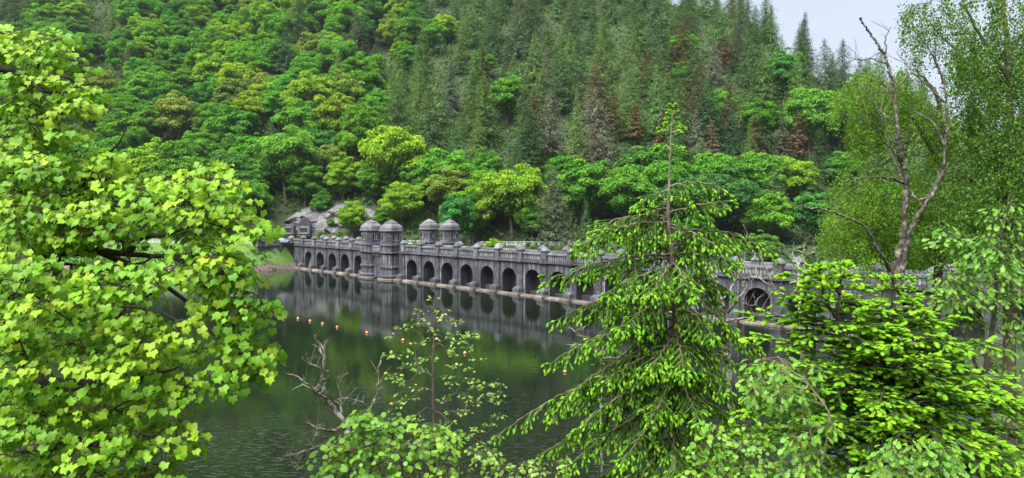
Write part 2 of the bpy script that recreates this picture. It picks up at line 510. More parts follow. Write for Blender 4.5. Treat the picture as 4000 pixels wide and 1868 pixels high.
def pier_base_mesh():
    """plinth with a weathered, sloping top that carries the pilaster"""
    bm = bmesh.new()
    w, d0, d1 = 1.0, -1.55, 0.3
    z = [0.4, 1.25, 1.75]
    vv = [bm.verts.new(p) for p in [(-w, d0, z[0]), (w, d0, z[0]), (w, d1, z[0]), (-w, d1, z[0]), (-w, d0, z[1]), (w, d0, z[1]), (w, d1, z[1]), (-w, d1, z[1]),
                                    (-w * .72, d0 + .9, z[2]), (w * .72, d0 + .9, z[2]), (w * .72, d1, z[2]), (-w * .72, d1, z[2])]]
    for q in [(0, 1, 5, 4), (1, 2, 6, 5), (2, 3, 7, 6), (3, 0, 4, 7), (4, 5, 9, 8), (5, 6, 10, 9), (6, 7, 11, 10), (7, 4, 8, 11), (8, 9, 10, 11), (3, 2, 1, 0)]:
        bm.faces.new([vv[i] for i in q])
    bmesh.ops.bevel(bm, geom=list(bm.edges), offset=0.07, segments=2, affect='EDGES')
    me = bpy.data.meshes.new('pier_plinth'); bm.to_mesh(me); bm.free()
    me.materials.append(M_block)
    return me
me_pbase = pier_base_mesh()

def cap_mesh(w=0.86, d=0.8):
    mb = MB()
    prof = [(0.94, 0.0), (1.0, 0.06), (1.0, 0.20), (0.93, 0.30), (0.80, 0.48), (0.60, 0.66), (0.36, 0.82), (0.16, 0.92), (0.02, 0.95)]
    rings = []
    for s, z in prof:
        c = 0.72
        rings.append([(s * w * x, s * d * y, z) for x, y in [(1, c), (c, 1), (-c, 1), (-1, c), (-1, -c), (-c, -1), (c, -1), (1, -c)]])
    v = np.array(rings).reshape(-1, 3)
    f = [[k * 8 + i, k * 8 + (i + 1) % 8, (k + 1) * 8 + (i + 1) % 8, (k + 1) * 8 + i] for k in range(len(prof) - 1) for i in range(8)]
    mb.add(v, f)
    return mb.mesh('post_cap', M_cope)
me_cap = cap_mesh()

def sill_mesh(seed):
    """rounded pale stone that lies along the water in front of an arch"""
    mb = MB(); rr = random.Random(seed)
    n, s = 9, 9
    L = 4.3
    v = []
    for i in range(n):
        t = i / (n - 1); x = (t - 0.5) * L
        e = (1 - abs(2 * t - 1) ** 6) ** 0.5 if 0 < t < 1 else 0.55
        for j in range(s):
            a = math.pi * j / (s - 1)
            v.append((x, -0.95 * math.cos(a) * e * (1 + rr.uniform(-.03, .03)) - 0.2, 0.46 * math.sin(a) ** 0.8 * e + rr.uniform(-.015, .015) - 0.05))
    f = [[i * s + j, (i + 1) * s + j, (i + 1) * s + j + 1, i * s + j + 1] for i in range(n - 1) for j in range(s - 1)]
    mb.add(v, f)
    return mb.mesh('sill_stone', M_pale, True)
me_sill = [sill_mesh(s) for s in range(3)]
me_steps = cbox('inner_sill', 4.3, 1.6, 1.5, 0.1, M_dark, 0.05, 31)

# solid core behind the arches and the deck over them
mb = MB()
def add_box(mb, x0, x1, y0, y1, z0, z1, r=0.5):
    v = [(x0, y0, z0), (x1, y0, z0), (x1, y1, z0), (x0, y1, z0), (x0, y0, z1), (x1, y0, z1), (x1, y1, z1), (x0, y1, z1)]
    mb.add(v, [[0, 3, 2, 1], [4, 5, 6, 7], [0, 1, 5, 4], [1, 2, 6, 5], [2, 3, 7, 6], [3, 0, 4, 7]], r)
add_box(mb, -98, 98, 3.0, 7.2, -22, 6.6)
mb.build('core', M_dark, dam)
mb = MB(); add_box(mb, -98, 98, -0.05, 7.3, 6.72, 7.12)
mb.build('deck', M_block, dam)
mb = MB(); add_box(mb, -98, 98, 0.75, 6.3, 7.13, 7.45)
mb.build('roadway', M_road, dam)

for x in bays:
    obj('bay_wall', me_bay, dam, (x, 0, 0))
    for k in range(13):
        a = (k - 6) * math.pi / 13
        obj('voussoir', me_vou, dam, (x, 0, SPR), (0, a, 0))
    obj('sill_stone', me_sill[R.randrange(3)], dam, (x + R.uniform(-.15, .15), -0.9, 0), (0, 0, R.choice((0, math.pi)) * 0), (R.uniform(.9, 1.0), 1, R.uniform(.9, 1.15)))
    if R.random() < 0.75:
        obj('inner_sill', me_steps, dam, (x, 2.2, R.uniform(0.0, 0.5)))
    obj('cornice', me_corn, dam, (x, 0.12, 6.92))
    obj('balustrade_base', me_plin, dam, (x, 0.25, 7.28))
    for k in range(9):
        obj('baluster', me_balu, dam, (x - 2.4 + 0.6 * k, 0.22, 7.45 + 0.49), (0, 0, R.uniform(-.06, .06)))
    obj('rail', me_rail, dam, (x, 0.25, 8.62))
    obj('far_parapet_panel', me_fwall, dam, (x, 6.6, 7.9))
    obj('far_rail', me_frail, dam, (x, 6.6, 8.62))
for x in piers:
    obj('pier_footing', me_pfoot, dam, (x, -0.9, -0.42))
    obj('pier_plinth', me_pbase, dam, (x, 0, 0))
    for k in range(6):
        obj('pilaster_block', me_pil[R.randrange(4)], dam, (x, 0.02 + R.uniform(-.02, .02), 1.75 + 0.415 + 0.835 * k - 0.04))
    obj('cornice_block', me_corp, dam, (x, 0.0, 6.90))
    p = obj('post', me_post, dam, (x, 0.1, 8.16))
    obj('cap', me_cap, p, (0, 0, 0.99), (0, 0, R.uniform(-.03, .03)), (1, 1, R.uniform(.93, 1.05)))
    p = obj('post', me_post, dam, (x, 6.65, 8.10))
    obj('cap', me_cap, p, (0, 0, 0.99))

# plain masonry between the last arch and the shore, and beside the turrets
def masonry(parent, x0, x1, z0, z1, y, cw, ch, depth=0.5, mat=M_block, seed=1, name='wall_stone'):
    rr = random.Random(seed)
    mes = [cbox(name, 1, 1, 1, 0.07, mat, 0.03, seed * 10 + q) for q in range(4)]
    z = z0
    while z < z1 - 0.1:
        h = min(ch * rr.uniform(.8, 1.2), z1 - z)
        if z1 - z - h < 0.3: h = z1 - z
        x = x0
        while x < x1 - 0.05:
            w = min(cw * rr.uniform(.6, 1.5), x1 - x)
            if x1 - x - w < 0.35: w = x1 - x
            obj(name, mes[rr.randrange(4)], parent, (x + w / 2, y - rr.uniform(0, .10) + depth / 2, z + h / 2), None, (w * .985, depth, h * .975))
            x += w
        z += h
masonry(dam, -99.5, -92.9, 0.2, 6.7, 0.0, 1.3, 0.75, seed=2)
obj('cornice', me_corn, dam, (-95.9, 0.12, 6.92))
obj('balustrade_base', me_plin, dam, (-95.9, 0.25, 7.28))
obj('rail', me_rail, dam, (-95.9, 0.25, 8.62))
for k in range(9):
    obj('baluster', me_balu, dam, (-95.9 - 2.4 + 0.6 * k, 0.22, 7.94))

# ------------------------------------------------------------------ tower of four turrets on the dam
tower = empty('dam_tower', (P0[0] + DX[0] * -48.55, P0[1] + DX[1] * -48.55, 0), DAM_RZ)
tag(tower, 'grey stone dam tower of four domed turrets, a pair on each side of the road', 'tower')
TA, TC = 4.5, 0.85
def octo(a, c):
    h = a / 2
    return [(h, -h + c), (h, h - c), (h - c, h), (-h + c, h), (-h, h - c), (-h, -h + c), (-h + c, -h), (h - c, -h)]
def loft(levels, mat, name, cap_top=True):
    mb = MB()
    v = []
    for z, a, c in levels:
        v += [(x, y, z) for x, y in octo(a, c)]
    f = [[k * 8 + i, k * 8 + (i + 1) % 8, (k + 1) * 8 + (i + 1) % 8, (k + 1) * 8 + i] for k in range(len(levels) - 1) for i in range(8)]
    mb.add(v, f)
    n = len(levels)
    mb.add(v[-8:], [list(range(8))]); mb.add(v[:8], [list(range(7, -1, -1))])
    return mb.mesh(name, mat)
def bulge(z0, z1, a, e, c=TC, n=6):
    return [(z0 + (z1 - z0) * i / n, a + e * math.sin(math.pi * i / n) ** 0.6, c + 0.25 * e * math.sin(math.pi * i / n)) for i in range(n + 1)]
me_t = {}
me_t['shaft'] = loft([(-20, TA - .12, TC), (8.9, TA - .12, TC)], M_dark, 'turret')
courses = [('footing', [(-2, TA + 1.3, TC), (0.15, TA + 1.3, TC), (0.36, TA + 1.05, TC)], M_pale),
           ('plinth', bulge(0.36, 1.32, TA + .25, 0.55), M_block),
           ('course', [(1.36, TA, TC), (2.62, TA, TC)], M_wall),
           ('band', bulge(2.66, 3.62, TA + .05, 0.45), M_block),
           ('course', [(3.68, TA, TC), (4.93, TA, TC)], M_wall),
           ('course', [(4.99, TA, TC), (6.42, TA, TC)], M_wall),
           ('cornice', bulge(6.44, 7.05, TA + .1, 0.75), M_block),
           ('course', [(7.08, TA + .05, TC), (8.36, TA + .05, TC)], M_wall),
           ('cornice', [(8.38, TA + .1, TC), (8.5, TA + .5, TC), (8.8, TA + .5, TC), (8.97, TA + .2, TC)], M_block),
           ('parapet_course', [(8.99, TA - .1, TC), (9.85, TA - .1, TC)], M_wall),
           ('lintel_course', [(11.25, TA - .1, TC), (12.02, TA - .1, TC)], M_wall),
           ('eaves_cornice', [(12.03, TA + .1, TC), (12.2, TA + .62, TC), (12.42, TA + .7, TC), (12.52, TA + .55, TC)], M_roof)]
roofs = [('roof_tier', [(12.53, TA + .32, TC + .05), (13.1, TA + .32, TC + .05), (13.45, TA + .12, TC + .1)], M_roof),
         ('roof_tier', [(13.46, TA - .02, TC), (13.60, TA - .14, TC), (14.30, TA * .60, TC * .6)], M_roof),
         ('roof_tier', [(14.29, TA * .68, TC * .8), (14.40, TA * .67, TC * .8), (15.05, TA * .14, TC * .16), (15.22, 0.12, 0.02)], M_roof)]
me_core = loft([(9.8, TA - 1.5, TC * .6), (11.3, TA - 1.5, TC * .6)], M_dark, 'inner_wall')  # core coloured dark so the window slots look shaded
def corner_mesh():
    mb = MB(); h = TA / 2 - 0.05; c = TC; ow = 0.92; th = 0.45
    poly = [(h, ow), (h, h - c), (h - c, h), (ow, h), (ow, h - th), (h - th - .12, h - th - .12), (h - th, ow)]
    n = len(poly)
    v = [(x, y, 9.86) for x, y in poly] + [(x, y, 11.24) for x, y in poly]
    mb.add(v, [[i, (i + 1) % n, (i + 1) % n + n, i + n] for i in range(n)])
    return mb.mesh('corner_pier', M_wall)
me_corner = corner_mesh()
me_mull = cbox('mullion', 0.20, 0.30, 1.4, 0.02, M_balu)
me_wsill = cbox('window_sill', 2.3, 0.35, 0.16, 0.03, M_cope)
def make_turret(x, y):
    t = obj('turret', me_t['shaft'], tower, (x, y, 0))
    for nme, lv, mt in courses + roofs:
        key = nme + str(lv[0][0])
        if key not in me_t: me_t[key] = loft(lv, mt, nme)
        obj(nme, me_t[key], t)
    obj('inner_wall', me_core, t)
    for q in range(4):
        obj('corner_pier', me_corner, t, None, (0, 0, q * math.pi / 2))
        ca, sa = math.cos(q * math.pi / 2), math.sin(q * math.pi / 2)
        hh = TA / 2 - 0.22
        for w in (-0.31, 0.31):
            obj('mullion', me_mull, t, (ca * w + sa * hh, sa * w - ca * hh, 10.55), (0, 0, q * math.pi / 2))
        obj('window_sill', me_wsill, t, (sa * (hh + .1), -ca * (hh + .1), 9.83), (0, 0, q * math.pi / 2))
    return t
for x in (-4.6, 4.6):
    for y in (-0.65, 18.3):
        make_turret(x, y)
# recessed curtain wall between the two lakeside turrets, with corbels under its balcony
masonry(tower, -2.35, 2.35, 0.2, 6.1, -1.45, 1.25, 0.8, seed=5, name='curtain_stone')
mb = MB(); add_box(mb, -2.3, 2.3, -1.1, 0.0, -3, 6.9); mb.build('curtain_core', M_dark, tower)
me_corb = cbox('corbel', 0.3, 0.75, 0.75, 0.1, M_balu, 0.02, 3)
for k in range(5):
    obj('corbel', me_corb, tower, (-1.9 + 0.95 * k, -1.72, 6.2), (math.radians(18), 0, 0))
obj('balcony', cbox('balcony', 4.66, 1.5, 0.45, 0.06, M_block), tower, (0, -1.65, 6.82))
obj('balcony_rail', cbox('balcony_rail', 4.6, 0.5, 0.4, 0.06, M_cope), tower, (0, -1.75, 8.22))
for k in range(7):
    obj('baluster', me_balu, tower, (-1.9 + 0.63 * k, -1.75, 7.54), None, (1, 1, 1.0))
obj('balcony_floor', cbox('balcony_floor', 4.5, 2.0, 0.7, 0.03, M_block), tower, (0, -0.3, 7.6))
for x in (-7.75, 7.75):      # strip of wall outside each lakeside turret
    obj('side_wall', cbox('side_wall', 1.75, 0.9, 8.2, 0.03, M_wall), tower, (x, 0.45, 4.2))
# buttress under the downstream pair
mb = MB(); add_box(mb, -6.9, 6.9, 7.4, 21.0, -22, 7.0); mb.build('buttress', M_block, tower)

# ------------------------------------------------------------------ approach wall at the far end of the dam
aw0, aw1 = px(1139, 937, 222.3), px(1008, 937, 212.5)
L = float(np.linalg.norm(aw1[:2] - aw0[:2]))
appr = empty('approach_wall', (aw0[0], aw0[1], 0), math.atan2(aw0[1] - aw1[1], aw0[0] - aw1[0]))
tag(appr, 'low grey stone balustrade wall curving from the dam to the white fence', 'wall')
masonry(appr, -L, 0, 1.6, 6.75, 0.0, 1.1, 0.6, seed=9)
for k in range(3):
    xc = -L + (k + .5) * L / 3
    obj('balustrade_base', cbox('balustrade_base', L / 3, .9, .42, .05, M_block, .02, 40 + k), appr, (xc, .25, 6.97))
    if k:
        for q in range(5):
            obj('baluster', me_balu, appr, (xc - L / 6 + .45 + q * (L / 3 - .9) / 4, .22, 7.62), None, (1.7, 1, .9))
    else:
        obj('panel', cbox('panel', L / 3 - .4, .5, .9, .03, M_block), appr, (xc, .25, 7.63))
    obj('rail', cbox('rail', L / 3 - .05, .85, .42, .06, M_cope, .02, 50 + k), appr, (xc, .25, 8.3))
for xx in (-L + .3, -L + 3.2, 0.1):
    p = obj('post', me_post, appr, (xx, .2, 7.85), None, (1.05, 1, 1.0))
    obj('cap', me_cap, p, (0, 0, 0.99))

# ------------------------------------------------------------------ white rail fences
def fence(pts, label, nrail=3, h=1.15, step=2.4):
    f = empty('white_fence', tuple(pts[0]))
    tag(f, label, 'fence', 'white rail fences beside the road')
    pts = [np.asarray(p, float) for p in pts]
    me_fp = cbox('post', 0.14, 0.14, h + .35, 0.02, M_white)
    for a, b in zip(pts[:-1], pts[1:]):
        L = np.linalg.norm(b - a); n = max(1, int(round(L / step)))
        for k in range(n + (b is pts[-1])):
            p = a + (b - a) * k / n
            obj('post', me_fp, f, tuple(p - pts[0] + np.array([0, 0, h / 2 - .15])))
        ang = math.atan2(b[1] - a[1], b[0] - a[0])
        for r_ in range(nrail):
            z = h * (0.95 - 0.36 * r_)
            q = obj('rail', cbox('rail', L + .02, 0.06, 0.085, 0.01, M_white), f, tuple((a + b) / 2 - pts[0] + np.array([0, -0.11, z])))
            q.rotation_euler = (0, -math.asin((b[2] - a[2]) / L), ang)
    return f
fence([(*px(1012, 900, 213)[:2], 7.55), (*px(930, 900, 214.5)[:2], 7.5), (*px(840, 900, 218)[:2], 7.4), (*px(700, 900, 220)[:2], 7.35), (*px(520, 900, 224)[:2], 7.3)],
      'white post and rail fence on the grass bank left of the stone wall')
fence([(*px(1880, 900, 205.5)[:2], 7.5), (*px(2320, 900, 202.5)[:2], 7.5)],
      'white rail fence behind the dam under the dark conifers')
fence([(*px(1572, 900, 213)[:2], 7.5), (*px(1660, 900, 212)[:2], 7.5)],
      'short piece of white fence showing between the two pairs of turrets')
# ------------------------------------------------------------------ rock face with memorial plaques
m, nd, lk, out = new_mat('cliff_rock')
n1 = noise(nd, lk, 0.5, 6, None, 0.65); n2 = noise(nd, lk, 2.6, 6, None, 0.75)
vo = nd.new('ShaderNodeTexVoronoi'); vo.feature = 'DISTANCE_TO_EDGE'; vo.inputs['Scale'].default_value = 0.55
g = nd.new('ShaderNodeNewGeometry'); mp = nd.new('ShaderNodeMapping'); mp.inputs['Rotation'].default_value = (0, 0.6, 0); mp.inputs['Scale'].default_value = (1, 1, 2.2)
lk.new(g.outputs['Position'], mp.inputs[0])
wv = nd.new('ShaderNodeVectorMath'); wv.operation = 'ADD'; lk.new(mp.outputs[0], wv.inputs[0])
nn = nd.new('ShaderNodeTexNoise'); nn.inputs['Scale'].default_value = 0.6; lk.new(g.outputs['Position'], nn.inputs['Vector'])
sc = nd.new('ShaderNodeVectorMath'); sc.operation = 'SCALE'; sc.inputs['Scale'].default_value = 2.5; lk.new(nn.outputs['Color'], sc.inputs[0])
lk.new(sc.outputs[0], wv.inputs[1]); lk.new(wv.outputs[0], vo.inputs['Vector'])
c = ramp(nd, lk, n1, [(0.3, (0.07, 0.07, 0.075)), (0.5, (0.16, 0.16, 0.17)), (0.72, (0.27, 0.27, 0.275))])
c = mixc(nd, lk, ramp(nd, lk, n2, [(0.50, g3(0)), (0.64, g3(0.8))]), c, (0.10, 0.085, 0.07))
c = mixc(nd, lk, ramp(nd, lk, vo.outputs['Distance'], [(0.0, g3(1)), (0.07, g3(0))]), c, (0.05, 0.048, 0.045))
d = nd.new('ShaderNodeBsdfPrincipled'); lk.new(c, d.inputs['Base Color']); d.inputs['Roughness'].default_value = 0.9
b = nd.new('ShaderNodeBump'); b.inputs['Strength'].default_value = 1.0; b.inputs['Distance'].default_value = 0.35
lk.new(n2, b.inputs['Height']); lk.new(b.outputs[0], d.inputs['Normal']); lk.new(d.outputs[0], out.inputs[0])
M_rock = m
mb = MB()
cu = np.linspace(-84, -34, 84); cvv = np.linspace(0, 1, 34)
U, V = np.meshgrid(cu, cvv)
topz = 8.0 + np.interp(U, [-84, -76, -68, -60, -50, -42, -37, -34], [1, 5.5, 9, 9.5, 9, 9, 6, 0.5])
Zc = 7.0 + V * (topz - 7.0)
blk = np.floor((U + V * 6) / 2.6) * 7.1 + np.floor(V * 7 + U * .12) * 3.3
Yc = 231.5 + V * 5.5 + 1.5 * (np.sin(blk * 12.9898) * 43758.5453 % 1 - .5) + 6.5 * (vnoise(U / 6.5 + V * 2, V * 2.2, 21) - .5) + 3.0 * (vnoise(U / 2.2 + V * 3, V * 6, 22) - .5) + 1.3 * (vnoise(U / .9 + V * 4, V * 13, 23) - .5)
Yc = np.where(np.abs(U + 67.5) < 6.5, np.maximum(Yc, 232.0 + 2 * V), Yc)
v = np.stack([U, Yc, Zc], -1)
back = v[-1].copy(); back[:, 1] += 14; back[:, 2] += 4
nxx, nyy = len(cu), len(cvv)
ii = (np.arange(nyy - 1)[:, None] * nxx + np.arange(nxx - 1)[None]).ravel()
mb.add(v, np.stack([ii, ii + 1, ii + nxx + 1, ii + nxx], 1))
k = np.arange(nxx - 1)
mb.add(np.concatenate([v[-1], back]), np.stack([k, k + 1, k + 1 + nxx, k + nxx], 1))
tag(mb.build('rock_face', M_rock), 'pale grey cracked rock face behind the road and the turrets', 'rock face')

M_bronze = plain_mat('dark_bronze', (0.035, 0.026, 0.027), 0.5, 0.3)
M_frame = stone_mat('plaque_frame_stone', (0.20, 0.215, 0.24), (0.08, 0.08, 0.09), (0.36, 0.37, 0.38), 0.3, 0.2)
def plaque(xp, w, h, zc, gable, label):
    p = px(xp, 900, 229.5)
    t = empty('memorial_plaque', (p[0], 229.5, 7.5))
    tag(t, label, 'plaque', 'memorial plaques on the rock face')
    obj('backing', cbox('backing', w + 1.5, 1.8, h + 2.4, .05, M_block), t, (0, 1.3, zc))
    for s in (-1, 1):
        obj('frame', cbox('frame', 0.42, .35, h + .84, .04, M_frame), t, (s * (w / 2 + .21), .2, zc))
        obj('frame', cbox('frame', w - .01, .33, 0.42, .04, M_frame), t, (0, .2, zc + s * (h / 2 + .21)))
    obj('panel', cbox('panel', w, .12, h, .02, M_bronze), t, (0, .3, zc))
    if gable:
        mb = MB(); a = w / 2 + .7
        z0 = zc + h / 2 + 1.25
        v = [(-a, .3, z0), (a, .3, z0), (0.6, .3, z0 + 2.1), (-.6, .3, z0 + 2.1)]
        v += [(x, 2.2, z) for x, _, z in v]
        mb.add(v, [[0, 1, 2, 3], [1, 5, 6, 2], [2, 6, 7, 3], [3, 7, 4, 0], [5, 4, 7, 6]])
        mb.build('gable_stone', M_block, t)
plaque(1124, 2.3, 1.45, 3.7, False, 'plain dark plaque in a stone frame, the one without a gable')
plaque(1186, 2.5, 1.5, 3.75, True, 'dark plaque in a stone frame under a stone gable on the rock face')

# ------------------------------------------------------------------ car on the far road
M_carpaint = plain_mat('silver_blue_paint', (0.20, 0.25, 0.30), 0.55, 0.0, 0.03, coat=0.0)
M_glass = plain_mat('car_glass', (0.05, 0.06, 0.07), 0.06, 0.0, 0.02)
M_tyre = plain_mat('tyre', (0.02, 0.02, 0.02), 0.8)
M_rim = plain_mat('wheel_rim', (0.35, 0.35, 0.36), 0.35, 0.8)
M_lamp = plain_mat('lamp_glass', (0.6, 0.6, 0.58), 0.15)
cp = px(1100, 930, 219.5)
car = empty('parked_car', (cp[0], 219.5, 7.56), math.radians(6))
tag(car, 'silver blue hatchback car on the road behind the stone wall', 'car')
prof = [(-2.1, .35), (-2.15, .75), (-2.05, 1.0), (-1.75, 1.08), (-1.25, 1.42), (-.6, 1.54), (.2, 1.52), (.75, 1.38), (1.35, 1.05), (1.95, .90), (2.15, .72), (2.15, .35)]
def side_loft(prof, wf, mat, name, parent):
    mb = MB(); n = len(prof); rows = []
    for s in (-1, -.82, .82, 1):
        k = 1.0 if abs(s) == 1 else 1.0
        rows += [(x * (1 if abs(s) < 1 else .985), s * wf(z), z if abs(s) < 1 else z - .06 * (z > .4)) for x, z in prof]
    f = [[r_ * n + i, r_ * n + i + 1, (r_ + 1) * n + i + 1, (r_ + 1) * n + i] for r_ in range(3) for i in range(n - 1)]
    mb.add(rows, f)
    mb.add(rows[:n], [list(range(n))]); mb.add(rows[-n:], [list(range(n - 1, -1, -1))])
    return mb.build(name, mat, parent)
side_loft(prof, lambda z: .87 if z < 1.02 else .87 - .28 * (z - 1.02) / .5, M_carpaint, 'body', car)
for s in (-1, 1):
    mb = MB()
    w = [(-1.35, 1.05), (-1.12, 1.36), (-.55, 1.46), (-.1, 1.46), (-.1, 1.05)]
    w2 = [(-.02, 1.05), (-.02, 1.46), (.25, 1.44), (.72, 1.3), (1.12, 1.05)]
    for ww in (w, w2):
        mb = MB(); vv = [(x, s * (.895 - .27 * (z - 1.02) / .5), z) for x, z in ww]
        mb.add(vv, [list(range(5))]); mb.build('side_window', M_glass, car)
    mb = MB(); mb.add([(1.36, s * .0 - .72, 1.07), (1.36, .72, 1.07), (.80, .62, 1.385), (.80, -.62, 1.385)], [[0, 1, 2, 3]])
    if s == 1: mb.build('windscreen', M_glass, car)
    obj('headlight', cbox('headlight', .2, .35, .14, .04, M_lamp), car, (2.06, s * .6, .72))
    for x in (-1.3, 1.32):
        for rr_, ww_, mt, nm in ((.32, .2, M_tyre, 'wheel'), (.2, .21, M_rim, 'rim')):
            bm = bmesh.new(); bmesh.ops.create_cone(bm, segments=18, radius1=rr_, radius2=rr_, depth=ww_, cap_ends=True)
            bmesh.ops.rotate(bm, verts=bm.verts, matrix=Matrix.Rotation(math.pi / 2, 3, 'X'))
            me = bpy.data.meshes.new(nm); bm.to_mesh(me); bm.free(); me.materials.append(mt)
            if nm == 'wheel': wh = obj(nm, me, car, (x, s * .80, .32))
            else: obj(nm, me, wh)

# ------------------------------------------------------------------ person on the balcony side of the tower
m, nd, lk, out = new_mat('person_clothes')
tc = nd.new('ShaderNodeTexCoord'); sp_ = nd.new('ShaderNodeSeparateXYZ'); lk.new(tc.outputs['Object'], sp_.inputs[0])
rp = nd.new('ShaderNodeValToRGB'); rp.color_ramp.interpolation = 'CONSTANT'
e = rp.color_ramp.elements
e[0].position, e[0].color = 0.0, (0.02, 0.02, 0.03, 1)
e[1].position, e[1].color = 0.44, (0.02, 0.06, 0.55, 1)
for p_, c_ in ((0.745, (0.45, 0.27, 0.2)), (0.84, (0.10, 0.06, 0.035))):
    x = e.new(p_); x.color = (*c_, 1)
lk.new(math_node(nd, lk, 'MULTIPLY', sp_.outputs[2], 0.5), rp.inputs[0])
d = nd.new('ShaderNodeBsdfPrincipled'); lk.new(rp.outputs[0], d.inputs['Base Color']); d.inputs['Roughness'].default_value = 0.8; lk.new(d.outputs[0], out.inputs[0])
M_person = m
sk_v = [(0, 0, .95), (0, 0, 1.15), (0, 0, 1.38), (0, 0, 1.5), (0, -.02, 1.62), (0, -.02, 1.72), (-.1, 0, .9), (-.11, .02, .5), (-.11, .03, .08), (-.11, -.12, .04),
        (.1, 0, .9), (.12, -.04, .5), (.12, .02, .08), (.12, -.13, .04), (-.2, 0, 1.4), (-.28, -.03, 1.14), (-.2, -.22, 1.02), (.2, 0, 1.4), (.28, -.03, 1.14), (.2, -.22, 1.02)]
sk_e = [(0, 1), (1, 2), (2, 3), (3, 4), (4, 5), (0, 6), (6, 7), (7, 8), (8, 9), (0, 10), (10, 11), (11, 12), (12, 13), (2, 14), (14, 15), (15, 16), (2, 17), (17, 18), (18, 19)]
sk_r = [.16, .15, .17, .06, .10, .085, .095, .065, .045, .04, .095, .065, .045, .04, .075, .055, .04, .075, .055, .04]
me = bpy.data.meshes.new('person'); me.from_pydata(sk_v, sk_e, []); me.materials.append(M_person)
pp = dam_xy(-48.9, -0.55)
person = obj('person', me, None, (pp[0], pp[1], 7.96), (0, 0, math.radians(20)))
md = person.modifiers.new('skin', 'SKIN')
for i, r_ in enumerate(sk_r): me.skin_vertices[0].data[i].radius = (r_, r_ * .8)
me.skin_vertices[0].data[0].use_root = True
person.modifiers.new('sub', 'SUBSURF').levels = 1; person.modifiers['sub'].render_levels = 2
tag(person, 'person in a bright blue jacket leaning at the parapet between the lakeside turrets', 'person')

# ------------------------------------------------------------------ buoys and their line
M_orange = plain_mat('orange_float', (0.62, 0.27, 0.08), 0.45, vary=0.1, scale=8)
M_band = plain_mat('float_band', (0.25, 0.10, 0.04), 0.6)
M_rope = plain_mat('pale_rope', (0.06, 0.07, 0.06), 0.8)
bm = bmesh.new(); bmesh.ops.create_uvsphere(bm, u_segments=16, v_segments=10, radius=.20)
for v_ in bm.verts: v_.co.z *= 1.08
me_ball = bpy.data.meshes.new('float'); bm.to_mesh(me_ball); bm.free(); me_ball.materials.append(M_orange)
me_ball.polygons.foreach_set('use_smooth', [True] * len(me_ball.polygons))
bm = bmesh.new(); bmesh.ops.create_cone(bm, segments=16, radius1=.21, radius2=.21, depth=.05)
me_bnd = bpy.data.meshes.new('band'); bm.to_mesh(me_bnd); bm.free(); me_bnd.materials.append(M_band)
bm = bmesh.new(); bmesh.ops.create_cone(bm, segments=10, radius1=.05, radius2=.05, depth=.16)
me_eye = bpy.data.meshes.new('eye'); bm.to_mesh(me_eye); bm.free(); me_eye.materials.append(M_band)
bpx = [(870, 1180), (915, 1190), (958, 1198), (1003, 1208), (1047, 1219), (1078, 1228), (1117, 1236), (1164, 1246), (1211, 1256), (1260, 1266), (1317, 1280), (1433, 1302), (1574, 1331), (1695, 1355), (1816, 1382), (2207, 1454), (2380, 1490)]
blab = ['half hidden in the maple leaves, first of the row', 'half hidden in the maple leaves, second of the row', 'half hidden in the maple leaves, third of the row', 'close by the maple leaves, last but one before open water',
        'first one clear of the maple leaves', 'second one clear of the maple leaves', 'third one clear of the maple leaves', 'fourth one clear of the maple leaves', 'fifth one clear of the maple leaves', 'sixth one clear of the maple leaves, before a wide gap',
        'just before the widest gap, over the dead snag', 'alone over the dead snag, between two wide gaps', 'beside the outermost twig of the sapling', 'in front of which the sapling stem passes', 'seen through the far twigs of the sapling', 'alone on the water under the tip of the spruce', 'behind the spruce needles']
bpos = []
for (x, y), lb in zip(bpx, blab):
    Z = CAMZ * FPX / (y - HY)
    p = px(x, y, Z); bpos.append(p)
    t = empty('buoy', (p[0], p[1], 0.07), R.uniform(0, 6))
    tag(t, 'orange ball buoy ' + lb, 'buoy', 'row of orange buoys on the lake')
    obj('float', me_ball, t); obj('band', me_bnd, t); obj('eye', me_eye, t, (0, 0, .235))
mb = MB()
pts = []
ext = [bpos[0] * np.array([1, 1, 1]) + np.array([-14, 4, 0])] + bpos + [bpos[-1] + np.array([16, -7, 0])]
for a, b_ in zip(ext[:-1], ext[1:]):
    for t_ in np.linspace(0, 1, 8, endpoint=False):
        q = a + (b_ - a) * t_; pts.append((q[0], q[1] + .5 * math.sin(math.pi * t_), 0.012))
tube(mb, pts, np.full(len(pts), .004), 4)
tag(mb.build('float_rope', M_rope), 'thin pale rope lying on the water along the row of buoys', 'rope')

# ------------------------------------------------------------------ shore rocks and driftwood
M_shore = stone_mat('shore_rock', (0.11, 0.105, 0.11), (0.035, 0.033, 0.036), (0.26, 0.23, 0.22), 0.1, 0.25, 2.0)
M_rust = stone_mat('reddish_rock', (0.24, 0.15, 0.115), (0.10, 0.065, 0.05), (0.34, 0.25, 0.20), 0.1, 0.2, 2.0)
M_drift = bark_mat('driftwood', [(0.3, (0.12, 0.08, 0.055)), (0.7, (0.34, 0.25, 0.18))], 6)
def rock_mesh(seed, mat):
    bm = bmesh.new(); bmesh.ops.create_icosphere(bm, subdivisions=2, radius=1)
    rr = np.random.default_rng(seed)
    dirs = nrm(rr.normal(size=(9, 3))); dist = rr.uniform(.45, .95, 9)
    for v_ in bm.verts:
        c_ = np.array(v_.co)
        for dd, ds in zip(dirs, dist):
            k_ = c_ @ dd
            if k_ > ds: c_ = c_ - dd * (k_ - ds)
        v_.co = Vector(c_ * np.array([1.25, .9, .65]))
    me = bpy.data.meshes.new('shore_rock'); bm.to_mesh(me); bm.free(); me.materials.append(mat)
    return me
